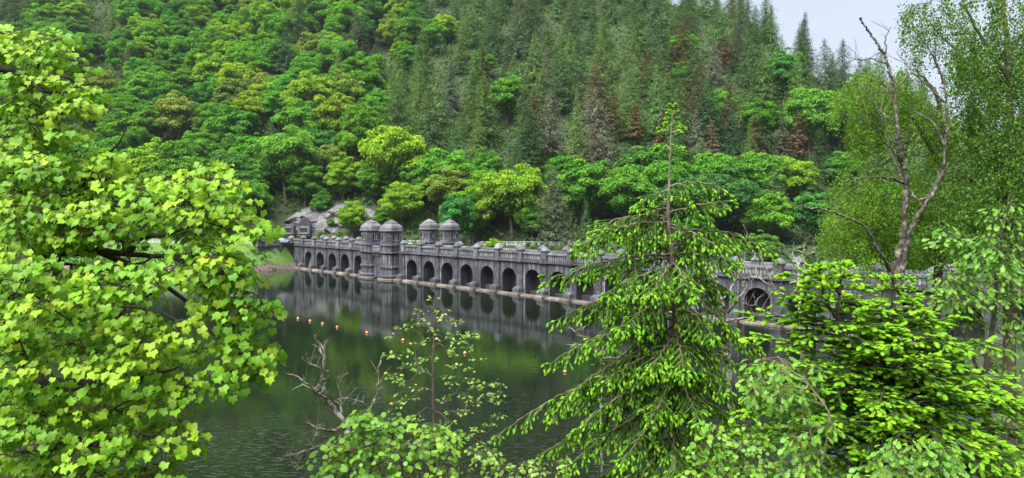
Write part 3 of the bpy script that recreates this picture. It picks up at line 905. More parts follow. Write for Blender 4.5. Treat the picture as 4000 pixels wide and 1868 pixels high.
me_rocks = [rock_mesh(s, M_shore if s % 3 else M_rust) for s in range(7)]
for k in range(80):
    X = R.uniform(-112, -65.5); yf = float(foot(X)); 
    Y = yf - 11.4 + R.uniform(-.6, 2.6)
    s = R.uniform(.25, .9) * (1.3 if R.random() < .15 else 1)
    q = R.randrange(7)
    o = obj('shore_rock', me_rocks[q], None, (X, Y, float(height(X, Y)) + s * .2), (R.uniform(-.4, .4), R.uniform(-.4, .4), R.uniform(0, 6)), (s * R.uniform(.8, 1.4), s, s))
    tag(o, ('reddish' if q % 3 == 0 else 'dark grey') + ' rubble rock lying on the waterline below the grass bank', 'rock', ('reddish' if q % 3 == 0 else 'grey') + ' rocks along the far waterline')
for k in range(26):
    X = R.uniform(-95, -66.5); Y = float(foot(X)) - R.uniform(8.2, 10.3)
    L_ = R.uniform(1.2, 3.2); a = R.uniform(-.5, .5)
    mb = MB(); t_ = np.linspace(-.5, .5, 6)
    pts = np.stack([t_ * L_ * math.cos(a), t_ * L_ * math.sin(a), .10 * np.sin(t_ * 5 + k) + .1], 1)
    tube(mb, pts, np.interp(t_, [-.5, .5], [.11, .05]), 6)
    tube(mb, [pts[3], pts[3] + np.array([.3, .2, .25]), pts[3] + np.array([.7, .2, .35])], [.05, .035, .015], 5)
    o = mb.build('driftwood', M_drift); o.location = (X, Y, float(height(X, Y)) + .1)
    tag(o, 'bleached driftwood branch stranded above the rocks of the far shore', 'driftwood', 'driftwood along the far shore')

# low bracken and weeds on the grass bank: nobody could count it
mb = MB()
n = 5200
X = rng.uniform(-150, -63, n); yf = foot(X); Y = yf - 9.2 + rng.random(n) ** 1.6 * 8.6
keep = vnoise(X / 5.0, Y / 3.0, 31) + .35 * (Y < yf - 5.5) > .52
X, Y = X[keep], Y[keep]; n = len(X)
tipd = nrm(np.stack([rng.normal(0, .6, n), rng.normal(-.3, .6, n), rng.uniform(.5, 1.2, n)], 1))
tv = np.array([(-.16, 0, 0), (.16, 0, 0), (.1, .7, .12), (-.1, .7, .12)])
P_ = np.stack([X, Y, height(X, Y)], 1)
inst(mb, tv, np.array([[0, 1, 2, 3]]), P_, frames(tipd, np.tile([0, -1, .2], (n, 1))), rng.uniform(.5, 1.3, n), rng.random(n))
M_weed = leaf_mat('bracken', [(0.0, (0.03, 0.085, 0.012)), (0.5, (0.06, 0.16, 0.02)), (1.0, (0.13, 0.22, 0.03))], 0.25, 0.05)
tag(mb.build('bank_weeds', M_weed), 'green bracken and weeds covering the bank above the far shore', None, None, 'stuff')

# ------------------------------------------------------------------ trees of the far slope
LEAF_T = np.array([(0, -.5, 0), (.42, 0, .1), (0, .6, -.05), (-.42, 0, .1)])
LEAF_F = np.array([[0, 1, 2, 3]])

def broadleaf_meshes(seed, H=20.0, RX=8.5, n=6500, base=0.22, lobes=34, card=0.62, flat=.8):
    rr = np.random.default_rng(seed)
    cz = H * (base + (1 - base) * .52); rz = H * (1 - base) * .5
    d = nrm(rr.normal(size=(lobes, 3))); d[:, 2] = np.where(d[:, 2] < -.45, -d[:, 2] * .6, d[:, 2])
    rad = rr.uniform(.60, 1.0, lobes)[:, None] * (1 + .16 * np.sin(d[:, :1] * 5.1 + seed) * np.cos(d[:, 1:2] * 4.3 + d[:, 2:] * 3))
    c = d * rad * np.array([RX * .86, RX * .86, rz * .88]) + np.array([0, 0, cz])
    lr = rr.uniform(.13, .26, lobes) * RX * (1.12 - .25 * np.clip(d[:, 2], 0, 1))
    mb = MB()
    wts = lr ** 2 / (lr ** 2).sum()
    idx = rr.choice(lobes, n, p=wts)
    q = nrm(rr.normal(size=(n, 3)) + np.array([0, 0, .55]) + d[idx] * .7)
    pos = c[idx] + q * (lr[idx] * rr.uniform(.62, 1.06, n))[:, None] * np.array([1.12, 1.12, flat])
    nor = nrm(q * .8 + rr.normal(size=(n, 3)) * .55 + np.array([0, 0, .5]))
    tip = nrm(np.cross(nor, rr.normal(size=(n, 3))) + np.array([0, 0, -.3]))
    lobe_r = rr.random(lobes)
    r_ = np.clip(.42 * rr.random(n) + .58 * lobe_r[idx], 0, 1)
    inst(mb, LEAF_T, LEAF_F, pos, frames(tip, nor), rr.uniform(.7, 1.3, n) * card, r_)
    # inner foliage that closes the crown, its colour darkened in place of inner shade
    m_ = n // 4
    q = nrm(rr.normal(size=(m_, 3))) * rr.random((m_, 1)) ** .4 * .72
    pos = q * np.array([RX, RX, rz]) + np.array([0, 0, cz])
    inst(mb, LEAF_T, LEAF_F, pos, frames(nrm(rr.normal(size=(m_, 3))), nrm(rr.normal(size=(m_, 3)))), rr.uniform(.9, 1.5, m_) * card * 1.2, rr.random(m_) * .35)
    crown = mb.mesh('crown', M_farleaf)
    mb = MB()
    z = np.linspace(-1.0, cz, 7)
    pts = np.stack([np.cumsum(rr.normal(0, .18, 7)), np.cumsum(rr.normal(0, .18, 7)), z], 1); pts[:2, :2] = 0
    tube(mb, pts, np.linspace(.55, .22, 7), 8)
    for k in range(7):
        a = pts[3 + k % 3]; e = c[rr.integers(lobes)]
        mid = (a + e) / 2 + np.array([0, 0, .6])
        tube(mb, [a, mid, e], [.2, .14, .05], 5)
    return mb.mesh('trunk', M_farbark, True), crown

def conifer_meshes(seed, H=26.0, RB=4.6, whorls=34, per=7, droop=.35, bare=.18, tuft=9, card=.8, pine=False, taper=.92):
    rr = np.random.default_rng(seed)
    mb = MB(); P, T, N, S, RR = [], [], [], [], []
    for w in range(whorls):
        t = (w + rr.uniform(-.3, .3)) / whorls
        z0_ = H * (bare + (1 - bare) * max(t, 0))
        L0 = RB * (1 - max(t, 0)) ** (.55 if pine else taper) + .3
        if pine: L0 *= rr.uniform(.35, 1.1)
        br = rr.random()
        for k in range(per):
            az = rr.uniform(0, 2 * math.pi); z = z0_ + (0 if pine else rr.uniform(-1, 1) * H / whorls * 1.1)
            L_ = L0 * (rr.uniform(.6, 1.12) if pine else rr.uniform(.35, 1.0) ** .8 * (1 + .35 * (rr.random() < .12)))
            dirh = np.array([math.cos(az), math.sin(az), 0])
            nt = max(3, int(tuft * L_ / RB + 2))
            s = np.linspace(.12, 1, nt) ** .7 + rr.uniform(-.05, .05, nt)
            dz = -droop * (s * L_) ** 1.25 * .55 + (.5 * s * L_ * .25)
            pos = np.array([0, 0, z]) + dirh * (s * L_)[:, None] + np.array([0, 0, 1]) * dz[:, None] + rr.normal(0, .34, (nt, 3))
            side = np.array([-dirh[1], dirh[0], 0])
            tip = nrm(dirh * .7 + side * rr.normal(0, .7, (nt, 1)) + np.array([0, 0, -droop * 1.2]) + rr.normal(0, .2, (nt, 3)))
            P.append(pos); T.append(tip); N.append(nrm(np.array([0, 0, 1]) + dirh * .4 + rr.normal(0, .4, (nt, 3))))
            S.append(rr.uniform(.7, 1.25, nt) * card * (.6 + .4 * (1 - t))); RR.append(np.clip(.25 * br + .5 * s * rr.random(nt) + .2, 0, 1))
    P, T, N, S, RR = map(np.concatenate, (P, T, N, S, RR))
    tv = np.array([(-.12, -.5, 0), (.12, -.5, 0), (.30, .1, -.06), (0, .75, -.12), (-.30, .1, -.06)])
    tf = np.array([[0, 1, 2, 3, 4]])
    inst(mb, tv, tf, P, frames(T, N), S, RR)
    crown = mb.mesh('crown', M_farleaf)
    mb = MB()
    z = np.array([-1, H * .3, H * .7, H * .99])
    tube(mb, np.stack([z * 0, z * 0, z], 1), [.36, .28, .14, .02], 7)
    for k in range(6 if pine else 10):
        az = rr.uniform(0, 6.28); zz = H * (bare * .5 + rr.random() * .3)
        tube(mb, [(0, 0, zz), (math.cos(az) * 1.6, math.sin(az) * 1.6, zz - .1)], [.06, .02], 4)
    return mb.mesh('trunk', M_farbark, True), crown

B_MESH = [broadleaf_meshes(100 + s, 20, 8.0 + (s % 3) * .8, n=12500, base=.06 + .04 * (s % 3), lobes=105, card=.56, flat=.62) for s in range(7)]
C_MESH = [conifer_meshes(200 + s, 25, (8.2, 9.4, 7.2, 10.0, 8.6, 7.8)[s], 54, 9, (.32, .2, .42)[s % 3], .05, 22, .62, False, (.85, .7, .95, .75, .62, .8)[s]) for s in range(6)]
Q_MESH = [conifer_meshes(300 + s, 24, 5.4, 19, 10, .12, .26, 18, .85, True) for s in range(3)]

def plant_tree(name, meshes, X, Y, s, col, label, cat, group, sz=None, z=None, rz=None):
    t = empty(name, (X, Y, (float(height(X, Y)) if z is None else z) - .3), R.uniform(0, 6.28) if rz is None else rz)
    t.scale = (s, s, s * (sz or 1))
    tag(t, label, cat, group)
    tr, cr = meshes
    obj('trunk', tr, t)
    o = obj('crown', cr, t); o.color = (*col, 1)
    return t

def jit(c, a=.18):
    k = 1 + R.uniform(-a, a)
    return (c[0] * k * (1 + R.uniform(-.16, .16)), c[1] * k, c[2] * k * (1 + R.uniform(-.2, .2)))
G_OAK, G_YEL, G_DEEP, G_BLUE = (0.105, 0.280, 0.032), (0.185, 0.345, 0.030), (0.072, 0.210, 0.034), (0.062, 0.245, 0.055)
G_LARCH, G_SPRUCE, G_GREY, G_BROWN = (0.100, 0.185, 0.055), (0.062, 0.122, 0.044), (0.098, 0.128, 0.076), (0.120, 0.105, 0.058)

def hill_hit(xp, yp, above):
    """distance at which a thing of the given height above the slope shows in row yp"""
    best = None
    for Y in np.arange(205, 470, 1.0):
        X = (xp - 2000) / FPX * Y
        z = float(height(X, Y)) + above
        row = HY - (z - CAMZ) / Y * FPX
        if row <= yp: return X, Y
        best = (X, Y)
    return best

placed = []
def feature(xp, yp_top, kind, s, col, label, sz=None, Yfix=None, zfix=None):
    """a tree one can point at: its top stands in column xp, row yp_top"""
    H = {'b': 20, 'c': 26, 'q': 24}[kind] * s * (sz or 1)
    if Yfix is None: X, Y = hill_hit(xp, yp_top, H)
    else:
        Y = Yfix; X = (xp - 2000) / FPX * Y
    z = zfix
    if Yfix is not None and zfix is None:
        z = CAMZ - (yp_top - HY) / FPX * Y - H          # rooted on the valley side hidden by the dam
        z = min(z, float(height(X, Y)) + .3) if z > float(height(X, Y)) else z
    nm, ms, cat = {'b': ('broadleaf_tree', B_MESH, 'tree'), 'c': ('conifer_tree', C_MESH, 'conifer'), 'q': ('pine_tree', Q_MESH, 'pine')}[kind]
    plant_tree(nm, ms[R.randrange(len(ms))], X, Y, s, col, label, cat, 'trees that stand out on the far slope', sz, z)
    placed.append((X, Y, {'b': 6.5, 'c': 4.5, 'q': 4.5}[kind] * s))

F = feature
F(1375, 745, 'b', .62, G_YEL, 'small light green tree growing in front of the rock face beside the turrets', Yfix=225)
F(1785, 735, 'b', .72, G_BLUE, 'rounded cool green tree directly behind the downstream turrets', Yfix=207, sz=1.15)
F(1850, 610, 'b', .95, G_YEL, 'light yellow-green tree rising behind the rounded cool green tree', Yfix=217)
F(2000, 498, 'b', 1.15, G_YEL, 'tall pale green broadleaf tree behind the dam, right of the turrets', Yfix=218)
F(2275, 490, 'b', 1.15, G_OAK, 'bright green broadleaf tree between the dark spruces and the lone spruce leader', Yfix=220)
F(965, 640, 'b', .85, G_DEEP, 'deep green tree overhanging the left end of the rock face', Yfix=240)
F(1190, 610, 'b', .85, G_OAK, 'fresh green tree on top of the rock face above the plaques', Yfix=245)
F(1340, 600, 'b', .85, G_YEL, 'yellow-green tree on top of the rock face above the small light tree', Yfix=246)
F(1460, 620, 'b', .8, G_OAK, 'green tree on the rock above the lakeside turrets', Yfix=243)
F(1260, 700, 'b', .5, G_DEEP, 'low dark green tree hanging over the middle of the rock face', Yfix=240)
for xp, yt, s_, w in [(1055, 850, .26, 'left of the plain plaque'), (1250, 893, .16, 'at the foot of the rock right of the gabled plaque'), (1325, 897, .15, 'at the rock foot under the small light tree'), (1500, 800, .4, 'between the domes of the lakeside turrets'),
                      (1555, 800, .4, 'just right of the lakeside turrets'), (1610, 850, .3, 'in the gap between the two pairs of turrets'), (1640, 820, .4, 'touching the first downstream turret'), (1290, 800, .2, 'growing on a ledge of the rock face')]:
    F(xp, yt, 'b', s_, jit(G_OAK), 'small green bush ' + w, Yfix=229 if xp != 1290 else 233)
F(1570, 690, 'b', .8, G_YEL, 'low spreading yellow-green tree right above the rock face', Yfix=226)
F(1925, 905, 'b', .30, G_YEL, 'small bright bush just behind the balustrade beside the cool green tree', Yfix=200)
F(2165, 640, 'c', .95, G_GREY, 'tall dark spruce standing behind the white fence', Yfix=207)
F(2290, 770, 'c', .62, G_SPRUCE, 'shorter green spruce beside the tall dark spruce behind the dam', Yfix=205)
F(2450, 600, 'b', 1.05, G_OAK, 'green broadleaf tree left of the spruce trunk, above the dam', Yfix=216)
F(2800, 640, 'b', 1.25, (0.06, 0.165, 0.042), 'broad dense beech with a smooth crown behind the lone spruce', Yfix=212)
F(2640, 655, 'b', 1.0, (0.06, 0.17, 0.04), 'dense round tree adjoining the broad beech behind the spruce leader', Yfix=209)
F(2985, 805, 'b', .62, (0.1, 0.23, 0.04), 'small pale green tree above the near end of the dam', Yfix=190)
F(3090, 600, 'b', .9, G_YEL, 'yellow-green tree under the brown pines of the right slope', None)
F(2960, 590, 'b', 1.0, G_OAK, 'bright green tree below the brown pines, left of the yellow-green one', None)
F(3110, 905, 'b', .45, (0.2, 0.21, 0.12), 'thin pale half-bare tree over the near end of the dam', Yfix=170)
F(2630, 270, 'b', .55, (0.27, 0.27, 0.03), 'small golden-yellow tree among the dark conifers', None)
for i_, (xp, yt, s_, yy_) in enumerate([(2560, 850, .5, 192), (2720, 830, .6, 196), (2870, 880, .45, 184), (3000, 700, .8, 206), (3180, 720, .9, 205), (3330, 760, .8, 196), (3470, 700, 1.0, 205), (3620, 760, .9, 190), (3780, 780, .9, 180), (3060, 880, .5, 182), (3260, 880, .5, 176), (3420, 890, .5, 170), (3560, 880, .6, 165), (3720, 900, .6, 155), (3900, 880, .7, 150), (3960, 740, 1.0, 175)]):
    F(xp, yt, 'b', s_, jit((G_OAK, G_DEEP, G_YEL)[i_ % 3]), ('deep green', 'fresh green', 'yellow-green')[(i_ + 1) % 3] + ' tree behind the near dam end, ' + ('first second third fourth fifth sixth seventh eighth ninth tenth eleventh twelfth thirteenth fourteenth fifteenth sixteenth'.split()[i_]) + ' of its row', Yfix=yy_)
F(2340, 690, 'b', .8, G_DEEP, 'deep green tree filling the gap behind the shorter spruce', Yfix=222)
F(2080, 760, 'b', .6, G_OAK, 'low green tree under the tall pale green broadleaf', Yfix=214)
for xp, yp, s, w in [(1885, 175, .95, 'highest of the brown pines, near the middle of the slope'), (2085, 345, .8, 'left of the pair of grey spruces'), (2330, 265, 1.0, 'tallest brown one in the centre of the slope'), (2395, 360, .8, 'just right of the tallest brown one'),
                     (2480, 400, .72, 'half way between the centre pines and the spruce leader'), (2670, 340, .85, 'right behind the spruce leader'), (2850, 330, .95, 'reddish, on the right slope'), (2950, 440, .8, 'right of the spruce, above the bright green tree'),
                     (3060, 450, .85, 'highest of the close pair on the right slope'), (3120, 445, .8, 'right one of the close pair on the right slope'), (2945, 220, .7, 'small rusty one under the skyline'), (2670, 190, .7, 'thin brown one high above the spruce leader'),
                     (2830, 130, .8, 'dark brown, close below the skyline'), (2530, 200, .75, 'brown one above the golden tree'), (2780, 470, .8, 'olive brown, beside the spruce stem'), (2590, 420, .7, 'dark one left of the spruce leader')]:
    F(xp, yp, 'q', s, jit((0.150, 0.112, 0.056) if 'r' in w[:3] else G_BROWN, .15), 'brown needled pine, ' + w)
for xp, yp, s, w in [(2150, 345, .95, 'left one of the two grey spruces above the dam'), (2325, 335, 1.05, 'right one of the two grey spruces above the dam'), (2790, 150, .8, 'silver-grey one near the skyline'), (2720, 420, .8, 'bare grey one right of the spruce leader')]:
    F(xp, yp, 'c', s, (0.15, 0.165, 0.125), 'greyish spruce, ' + w)
for xp, yp, s, w in [(500, 165, 1.0, 'standing alone among the broadleaf trees above the maple'), (1130, 60, .9, 'dark, at the top edge above the rock face'), (1395, 40, .95, 'at the top edge, left of the conifer wood'), (1560, 205, .75, 'pale, standing among the broadleaf trees left of the conifer wood'),
                     (1890, 280, 1.05, 'light green and slender, above the turrets'), (1760, 225, .95, 'first of the conifer wood, above the downstream turrets'), (430, 400, .8, 'grey and thin, beside the bare antler twig')]:
    F(xp, yp, 'c', s, jit(G_LARCH if 'pale' in w or 'light' in w else G_GREY, .1), 'larch tree ' + w)

def near_mark(xp):
    marks = [(350, 'above the maple crown'), (760, 'above the maple branch tips'), (1080, 'above the parked car'), (1330, 'above the memorial plaques'), (1560, 'above the lakeside turrets'), (1800, 'above the downstream turrets'),
             (2050, 'above the white fence'), (2300, 'above the middle arches'), (2560, 'left of the spruce leader'), (2800, 'right of the spruce leader'), (3050, 'over the near end of the dam'), (3300, 'left of the bare tree')]
    for lim, w in marks:
        if xp < lim: return w
    return 'behind the bare tree'
def band(yp):
    return 'low on slope' if yp > 560 else ('mid slope' if yp > 300 else ('high on slope' if yp > 110 else 'near skyline'))
def shade(c):
    l = c[1]; w = 'pale' if l > .27 else ('mid' if l > .155 else 'dark')
    return w + ' ' + ('yellow-green' if c[0] > .62 * c[1] else 'green')
cells = []
yy = 214.0
row = 0
while yy < 520:
    st = 11.5 + (yy - 214) * .016
    half = .78 * yy
    xx = -half + (row % 2) * st / 2
    while xx < half:
        cells.append((xx + R.uniform(-4.2, 4.2), yy + R.uniform(-4.0, 4.0)))
        xx += st
    yy += st * .88; row += 1
cnt = {'b': 0, 'c': 0}
for X, Y in cells:
    if Y < float(foot(X)) + 13: continue
    if -86 < X < -33 and Y < 239: continue
    g0 = float(height(X, Y))
    if g0 > float(ridge(X, Y)) - 1 and Y > 300 and R.random() < .55: continue
    xp = 2000 + FPX * X / Y; yp = HY - (g0 + 17 - CAMZ) / Y * FPX
    if xp < -110 or xp > 4110 or yp < -150: continue
    if xp > 3720 and R.random() < .5: continue
    pc = smoothstep(1480, 1760, xp + (vnoise(xp / 260, yp / 200, 41) - .5) * 420) * smoothstep(640, 500, yp + (vnoise(xp / 200, yp / 150, 42) - .5) * 260)
    if xp < 1500: pc = max(pc, .85 * float(smoothstep(95, 20, yp)) * (xp < 520), .07)
    if xp > 2680: pc = max(pc, float(smoothstep(760, 600, yp)) * .75)
    con = R.random() < pc * .86 or (xp > 1900 and yp < 210 and R.random() < .94)
    if con and R.random() < .30: continue
    if not con and R.random() < .12: continue
    rad = 4.0 if con else 6.0
    if any((X - a) ** 2 + (Y - b_) ** 2 < ((rad + c_) * .52) ** 2 for a, b_, c_ in placed): continue
    if con:
        s = R.uniform(.6, 1.15); u = R.random()
        col = jit(G_LARCH if u < .5 else (G_SPRUCE if u < .84 else (G_GREY if u < .93 else G_BROWN)), .26)
        plant_tree('conifer_tree', C_MESH[R.randrange(6)], X, Y, s, col, f'{shade(col)} conifer {band(yp)}, {near_mark(xp)}', 'conifer', 'conifers of the hillside wood', R.uniform(.8, 1.25)).rotation_euler[0] = R.uniform(-.05, .05)
        cnt['c'] += 1
    else:
        s = R.uniform(.72, 1.25); u = R.random()
        col = jit(G_OAK if u < .5 else (G_DEEP if u < .75 else (G_YEL if u < .93 else (0.165, 0.255, 0.05))))
        plant_tree('broadleaf_tree', B_MESH[R.randrange(7)], X, Y, s, col, f'{shade(col)} rounded tree {band(yp)}, {near_mark(xp)}', 'tree', 'broadleaf trees of the hillside wood', R.uniform(.9, 1.12))
        cnt['b'] += 1
print('hill trees', cnt)
# trees that read alike are told apart by their order along the slope
by = {}
for o in scene.objects:
    if o.parent is None and 'label' in o and o.get('group', '').endswith('of the hillside wood'): by.setdefault(o['label'], []).append(o)
ORD = 'first second third fourth fifth sixth seventh eighth ninth tenth eleventh twelfth thirteenth fourteenth fifteenth sixteenth seventeenth eighteenth nineteenth twentieth twenty-first twenty-second twenty-third twenty-fourth twenty-fifth twenty-sixth'.split()
for lb, os_ in by.items():
    if len(os_) < 2: continue
    os_.sort(key=lambda o: o.location.x / o.location.y)
    for k, o in enumerate(os_[:26]): o['label'] = lb + ', ' + ORD[k] + ' from left'

# undergrowth that covers the slope between the trunks: a mass, not things
mb = MB()
n = 130000
Y = 175 + rng.random(n) * 340; X = rng.uniform(-.78, .78, n) * Y
lx_, ly_ = dam_local(X, Y)
k_ = ((Y > foot(X) + 10.5) | ((ly_ > 12) & (X > -40) & (Y < foot(X) - .5) & (Y > foot(X) - 22))) & ~((X > -84) & (X < -34) & (Y < 240)); X, Y = X[k_], Y[k_]; n = len(X)
pos = np.stack([X, Y, height(X, Y) + rng.random(n) ** 2 * 2.2], 1)
inst(mb, LEAF_T, LEAF_F, pos, frames(nrm(rng.normal(size=(n, 3)) + np.array([0, 0, .4])), nrm(rng.normal(size=(n, 3)) + np.array([0, -.6, .8]))), rng.uniform(.7, 1.8, n), rng.random(n))
o = mb.build('undergrowth', M_farleaf); o.color = (0.06, 0.15, 0.035, 1)
tag(o, 'green undergrowth covering the forest floor of the far slope', None, None, 'stuff')
# ------------------------------------------------------------------ trees and shrubs on the viewer's bank
def fan(pts, bend=.12, fold=.15, centre=(0, .25)):
    pts = np.asarray(pts, float)
    z = -bend * (pts[:, 1] ** 2) + fold * np.abs(pts[:, 0])
    v = np.concatenate([[[centre[0], centre[1], -bend * centre[1] ** 2]], np.stack([pts[:, 0], pts[:, 1], z], 1)])
    n = len(pts)
    return v, np.array([[0, 1 + i, 1 + (i + 1) % n] for i in range(n)])
_pol = [(0, 1.0), (11, .82), (26, .72), (38, .80), (50, .92), (62, .78), (78, .65), (92, .66), (106, .68), (132, .50), (160, .30)]
_pts = [(r_ * math.sin(math.radians(a)), r_ * math.cos(math.radians(a)) + .1) for a, r_ in _pol] + [(0, 0)] + [(-r_ * math.sin(math.radians(a)), r_ * math.cos(math.radians(a)) + .1) for a, r_ in _pol[:0:-1]]
T_MAPLE = fan(_pts, .42, .20, (0, .12))
_h = [(.05, .08), (.15, .2), (.09, .29), (.24, .42), (.15, .51), (.30, .66), (.19, .75), (.23, .86), (.10, .93), (0, 1.0)]
T_OAK = fan([(0, 0)] + _h + [(-x, y) for x, y in _h[-2::-1]], .25, .2, (0, .55))
_h = [(.20, .12), (.36, .34), (.38, .58), (.24, .82), (0, 1.0)]
T_OVAL = fan([(0, 0)] + _h + [(-x, y) for x, y in _h[-2::-1]], .22, .22, (0, .5))
_h = [(.30, .06), (.48, .34), (.46, .62), (.26, .86), (0, 1.0)]
T_ROUND = fan([(0, 0)] + _h + [(-x, y) for x, y in _h[-2::-1]], .25, .14, (0, .5))
T_BIRCH = (np.array([(0, 0, 0), (.33, .4, .06), (0, 1, -.1), (-.33, .4, .06)]), np.array([[0, 1, 2, 3]]))
def spindle(flat=1.0, rr=((0, .07), (.2, .19), (.55, .2), (.85, .13), (1.0, .02)), sides=8):
    v, f = [], []
    for y, r_ in rr:
        for k in range(sides):
            a = 2 * math.pi * k / sides; q = r_ * (1.1 if k % 2 else .82)
            v.append((q * math.cos(a), y - (.06 if k % 2 else 0) + (.05 if y > .5 and k % 2 == 0 else 0), q * math.sin(a) * flat))
    for i in range(len(rr) - 1):
        for k in range(sides):
            f.append((i * sides + k, i * sides + (k + 1) % sides, (i + 1) * sides + (k + 1) % sides, (i + 1) * sides + k))
    return np.array(v), np.array(f)
T_SHOOT = spindle(1.0, ((0, .14), (.12, .28), (.5, .33), (.82, .28), (1.0, .12)))
T_FIRSHOOT = spindle(.40, ((0, .12), (.15, .34), (.5, .40), (.85, .34), (1.0, .14)))
def needles(n=20, L=.16, seed=1, flat=False):
    rr = random.Random(seed); v, f = [], []
    for k in range(n):
        y = (k + rr.random()) / n
        a = rr.uniform(0, 6.283) if not flat else (0 if k % 2 else math.pi) + rr.uniform(-.5, .5)
        d_ = np.array([math.cos(a), .75, math.sin(a)]); d_ /= np.linalg.norm(d_)
        s_ = np.array([-math.sin(a), 0, math.cos(a)]) * .032
        b0 = np.array([0, y, 0])
        v += [b0 - s_, b0 + s_, b0 + d_ * L * rr.uniform(.7, 1.2)]
        f.append((3 * k, 3 * k + 1, 3 * k + 2))
    return np.array(v), np.array(f)
T_NEED = needles(26, .30)
T_BRUSH = spindle(1.0, ((-.05, .06), (.3, .11), (.7, .11), (1.05, .06)), 6)
T_FBRUSH = spindle(.3, ((-.05, .10), (.3, .17), (.7, .17), (1.05, .10)), 6)
T_FIRNEED = needles(22, .34, 2, True)

def tri_fix(t):       # quads and triangles alike are kept as they are
    return t

def in_poly(poly, x, y):
    c = np.zeros(len(x), bool); n = len(poly)
    for i in range(n):
        x1, y1 = poly[i]; x2, y2 = poly[(i + 1) % n]
        t = ((y1 > y) != (y2 > y)) & (x < (x2 - x1) * (y - y1) / (y2 - y1 + 1e-9) + x1)
        c ^= t
    return c
def fill(poly, n, z0, z1, rr, mind=0.0):
    """points spread through the part of a crown that shows inside an outline, at depths z0..z1"""
    poly = [(a * 1.5528, b * 1.5528) for a, b in poly]
    xs_, ys_ = [p[0] for p in poly], [p[1] for p in poly]
    out = []
    guard = 0
    while len(out) < n and guard < 60:
        guard += 1
        x = rr.uniform(min(xs_), max(xs_), n); y = rr.uniform(min(ys_), max(ys_), n)
        ok = in_poly(poly, x, y)
        for a, b in zip(x[ok], y[ok]):
            p = px(a, b, rr.uniform(z0, z1))
            if mind and any(np.sum((p - q) ** 2) < mind * mind for q in out[-200:]): continue
            out.append(p)
            if len(out) >= n: break
    return np.array(out)

def curve(pts, n):
    """a smooth line through the given points"""
    pts = np.asarray(pts, float)
    if len(pts) < 3:
        t = np.linspace(0, 1, n)[:, None]; return pts[0] * (1 - t) + pts[-1] * t
    p = np.concatenate([[2 * pts[0] - pts[1]], pts, [2 * pts[-1] - pts[-2]]])
    u = np.linspace(0, len(pts) - 1 - 1e-6, n); i = u.astype(int); f = (u - i)[:, None]
    a, b, c, d_ = p[i], p[i + 1], p[i + 2], p[i + 3]
    return .5 * ((2 * b) + (-a + c) * f + (2 * a - 5 * b + 4 * c - d_) * f ** 2 + (-a + 3 * b - 3 * c + d_) * f ** 3)

def grow(limbs, targets, rr, rtip=.004, step=.13, lift=.12, wander=.03, expo=.5):
    """joins every target to the nearest limb or twig; returns the wood and each target's direction"""
    cap_ = 200000
    pos = np.zeros((cap_, 3)); par = np.full(cap_, -1); wt = np.zeros(cap_); rad = np.zeros(cap_); n = 0
    paths = []
    for pts, r0, r1 in limbs:
        L_ = np.sum(np.linalg.norm(np.diff(np.asarray(pts, float), axis=0), axis=1))
        k = max(4, int(L_ / step)); c = curve(pts, k)
        c = c + rr.normal(0, wander * .5, c.shape) * np.linspace(0, 1, k)[:, None]
        j0 = n
        pos[n:n + k] = c; par[n + 1:n + k] = np.arange(n, n + k - 1); rad[n:n + k] = np.linspace(r0, r1, k)
        paths.append((np.arange(n, n + k), True)); n += k
    d0 = np.min(np.linalg.norm(targets[:, None] - pos[None, :n:2], axis=2), axis=1) if n else np.zeros(len(targets))
    dirs = np.zeros((len(targets), 3))
    for ti in np.argsort(d0):
        T = targets[ti]
        d_ = np.linalg.norm(pos[:n] - T, axis=1)
        cost = d_ + .6 * np.maximum(0, pos[:n, 2] - T[2])
        j = int(np.argmin(cost)); A = pos[j]; L_ = d_[j]
        pd = pos[j] - pos[par[j]] if par[j] >= 0 else (T - A)
        pd = pd / max(np.linalg.norm(pd), 1e-6)
        C = A + pd * L_ * .3 + np.array([0, 0, lift * L_]) + (T - A) * .25
        k = max(2, int(L_ / step) + 1); t = np.linspace(0, 1, k + 1)[1:, None]
        seg = (1 - t) ** 2 * A + 2 * t * (1 - t) * C + t * t * T
        seg[:-1] += rr.normal(0, wander, (k - 1, 3)) if k > 1 else 0
        pos[n:n + k] = seg; par[n] = j; par[n + 1:n + k] = np.arange(n, n + k - 1)
        paths.append((np.concatenate([[j], np.arange(n, n + k)]), False))
        dirs[ti] = nrm(T - C)
        n += k
        q = n - 1
        while q >= 0: wt[q] += 1; q = par[q]
    mb = MB()
    r_all = rtip * np.maximum(wt[:n], 1) ** expo
    for ids, limb in paths:
        if limb: r_ = rad[ids]
        else:
            r_ = r_all[ids].copy(); r_[0] = min(r_[0], r_[1] * 1.2)
        tube(mb, pos[ids], r_, 7 if limb else 5)
    return mb, dirs

def in_frame(P):
    x = 2000 + FPX * P[:, 0] / P[:, 1]; y = HY - (P[:, 2] - CAMZ) / P[:, 1] * FPX
    return (x > 10) & (x < 3990) & (y > 10) & (y < 1858)

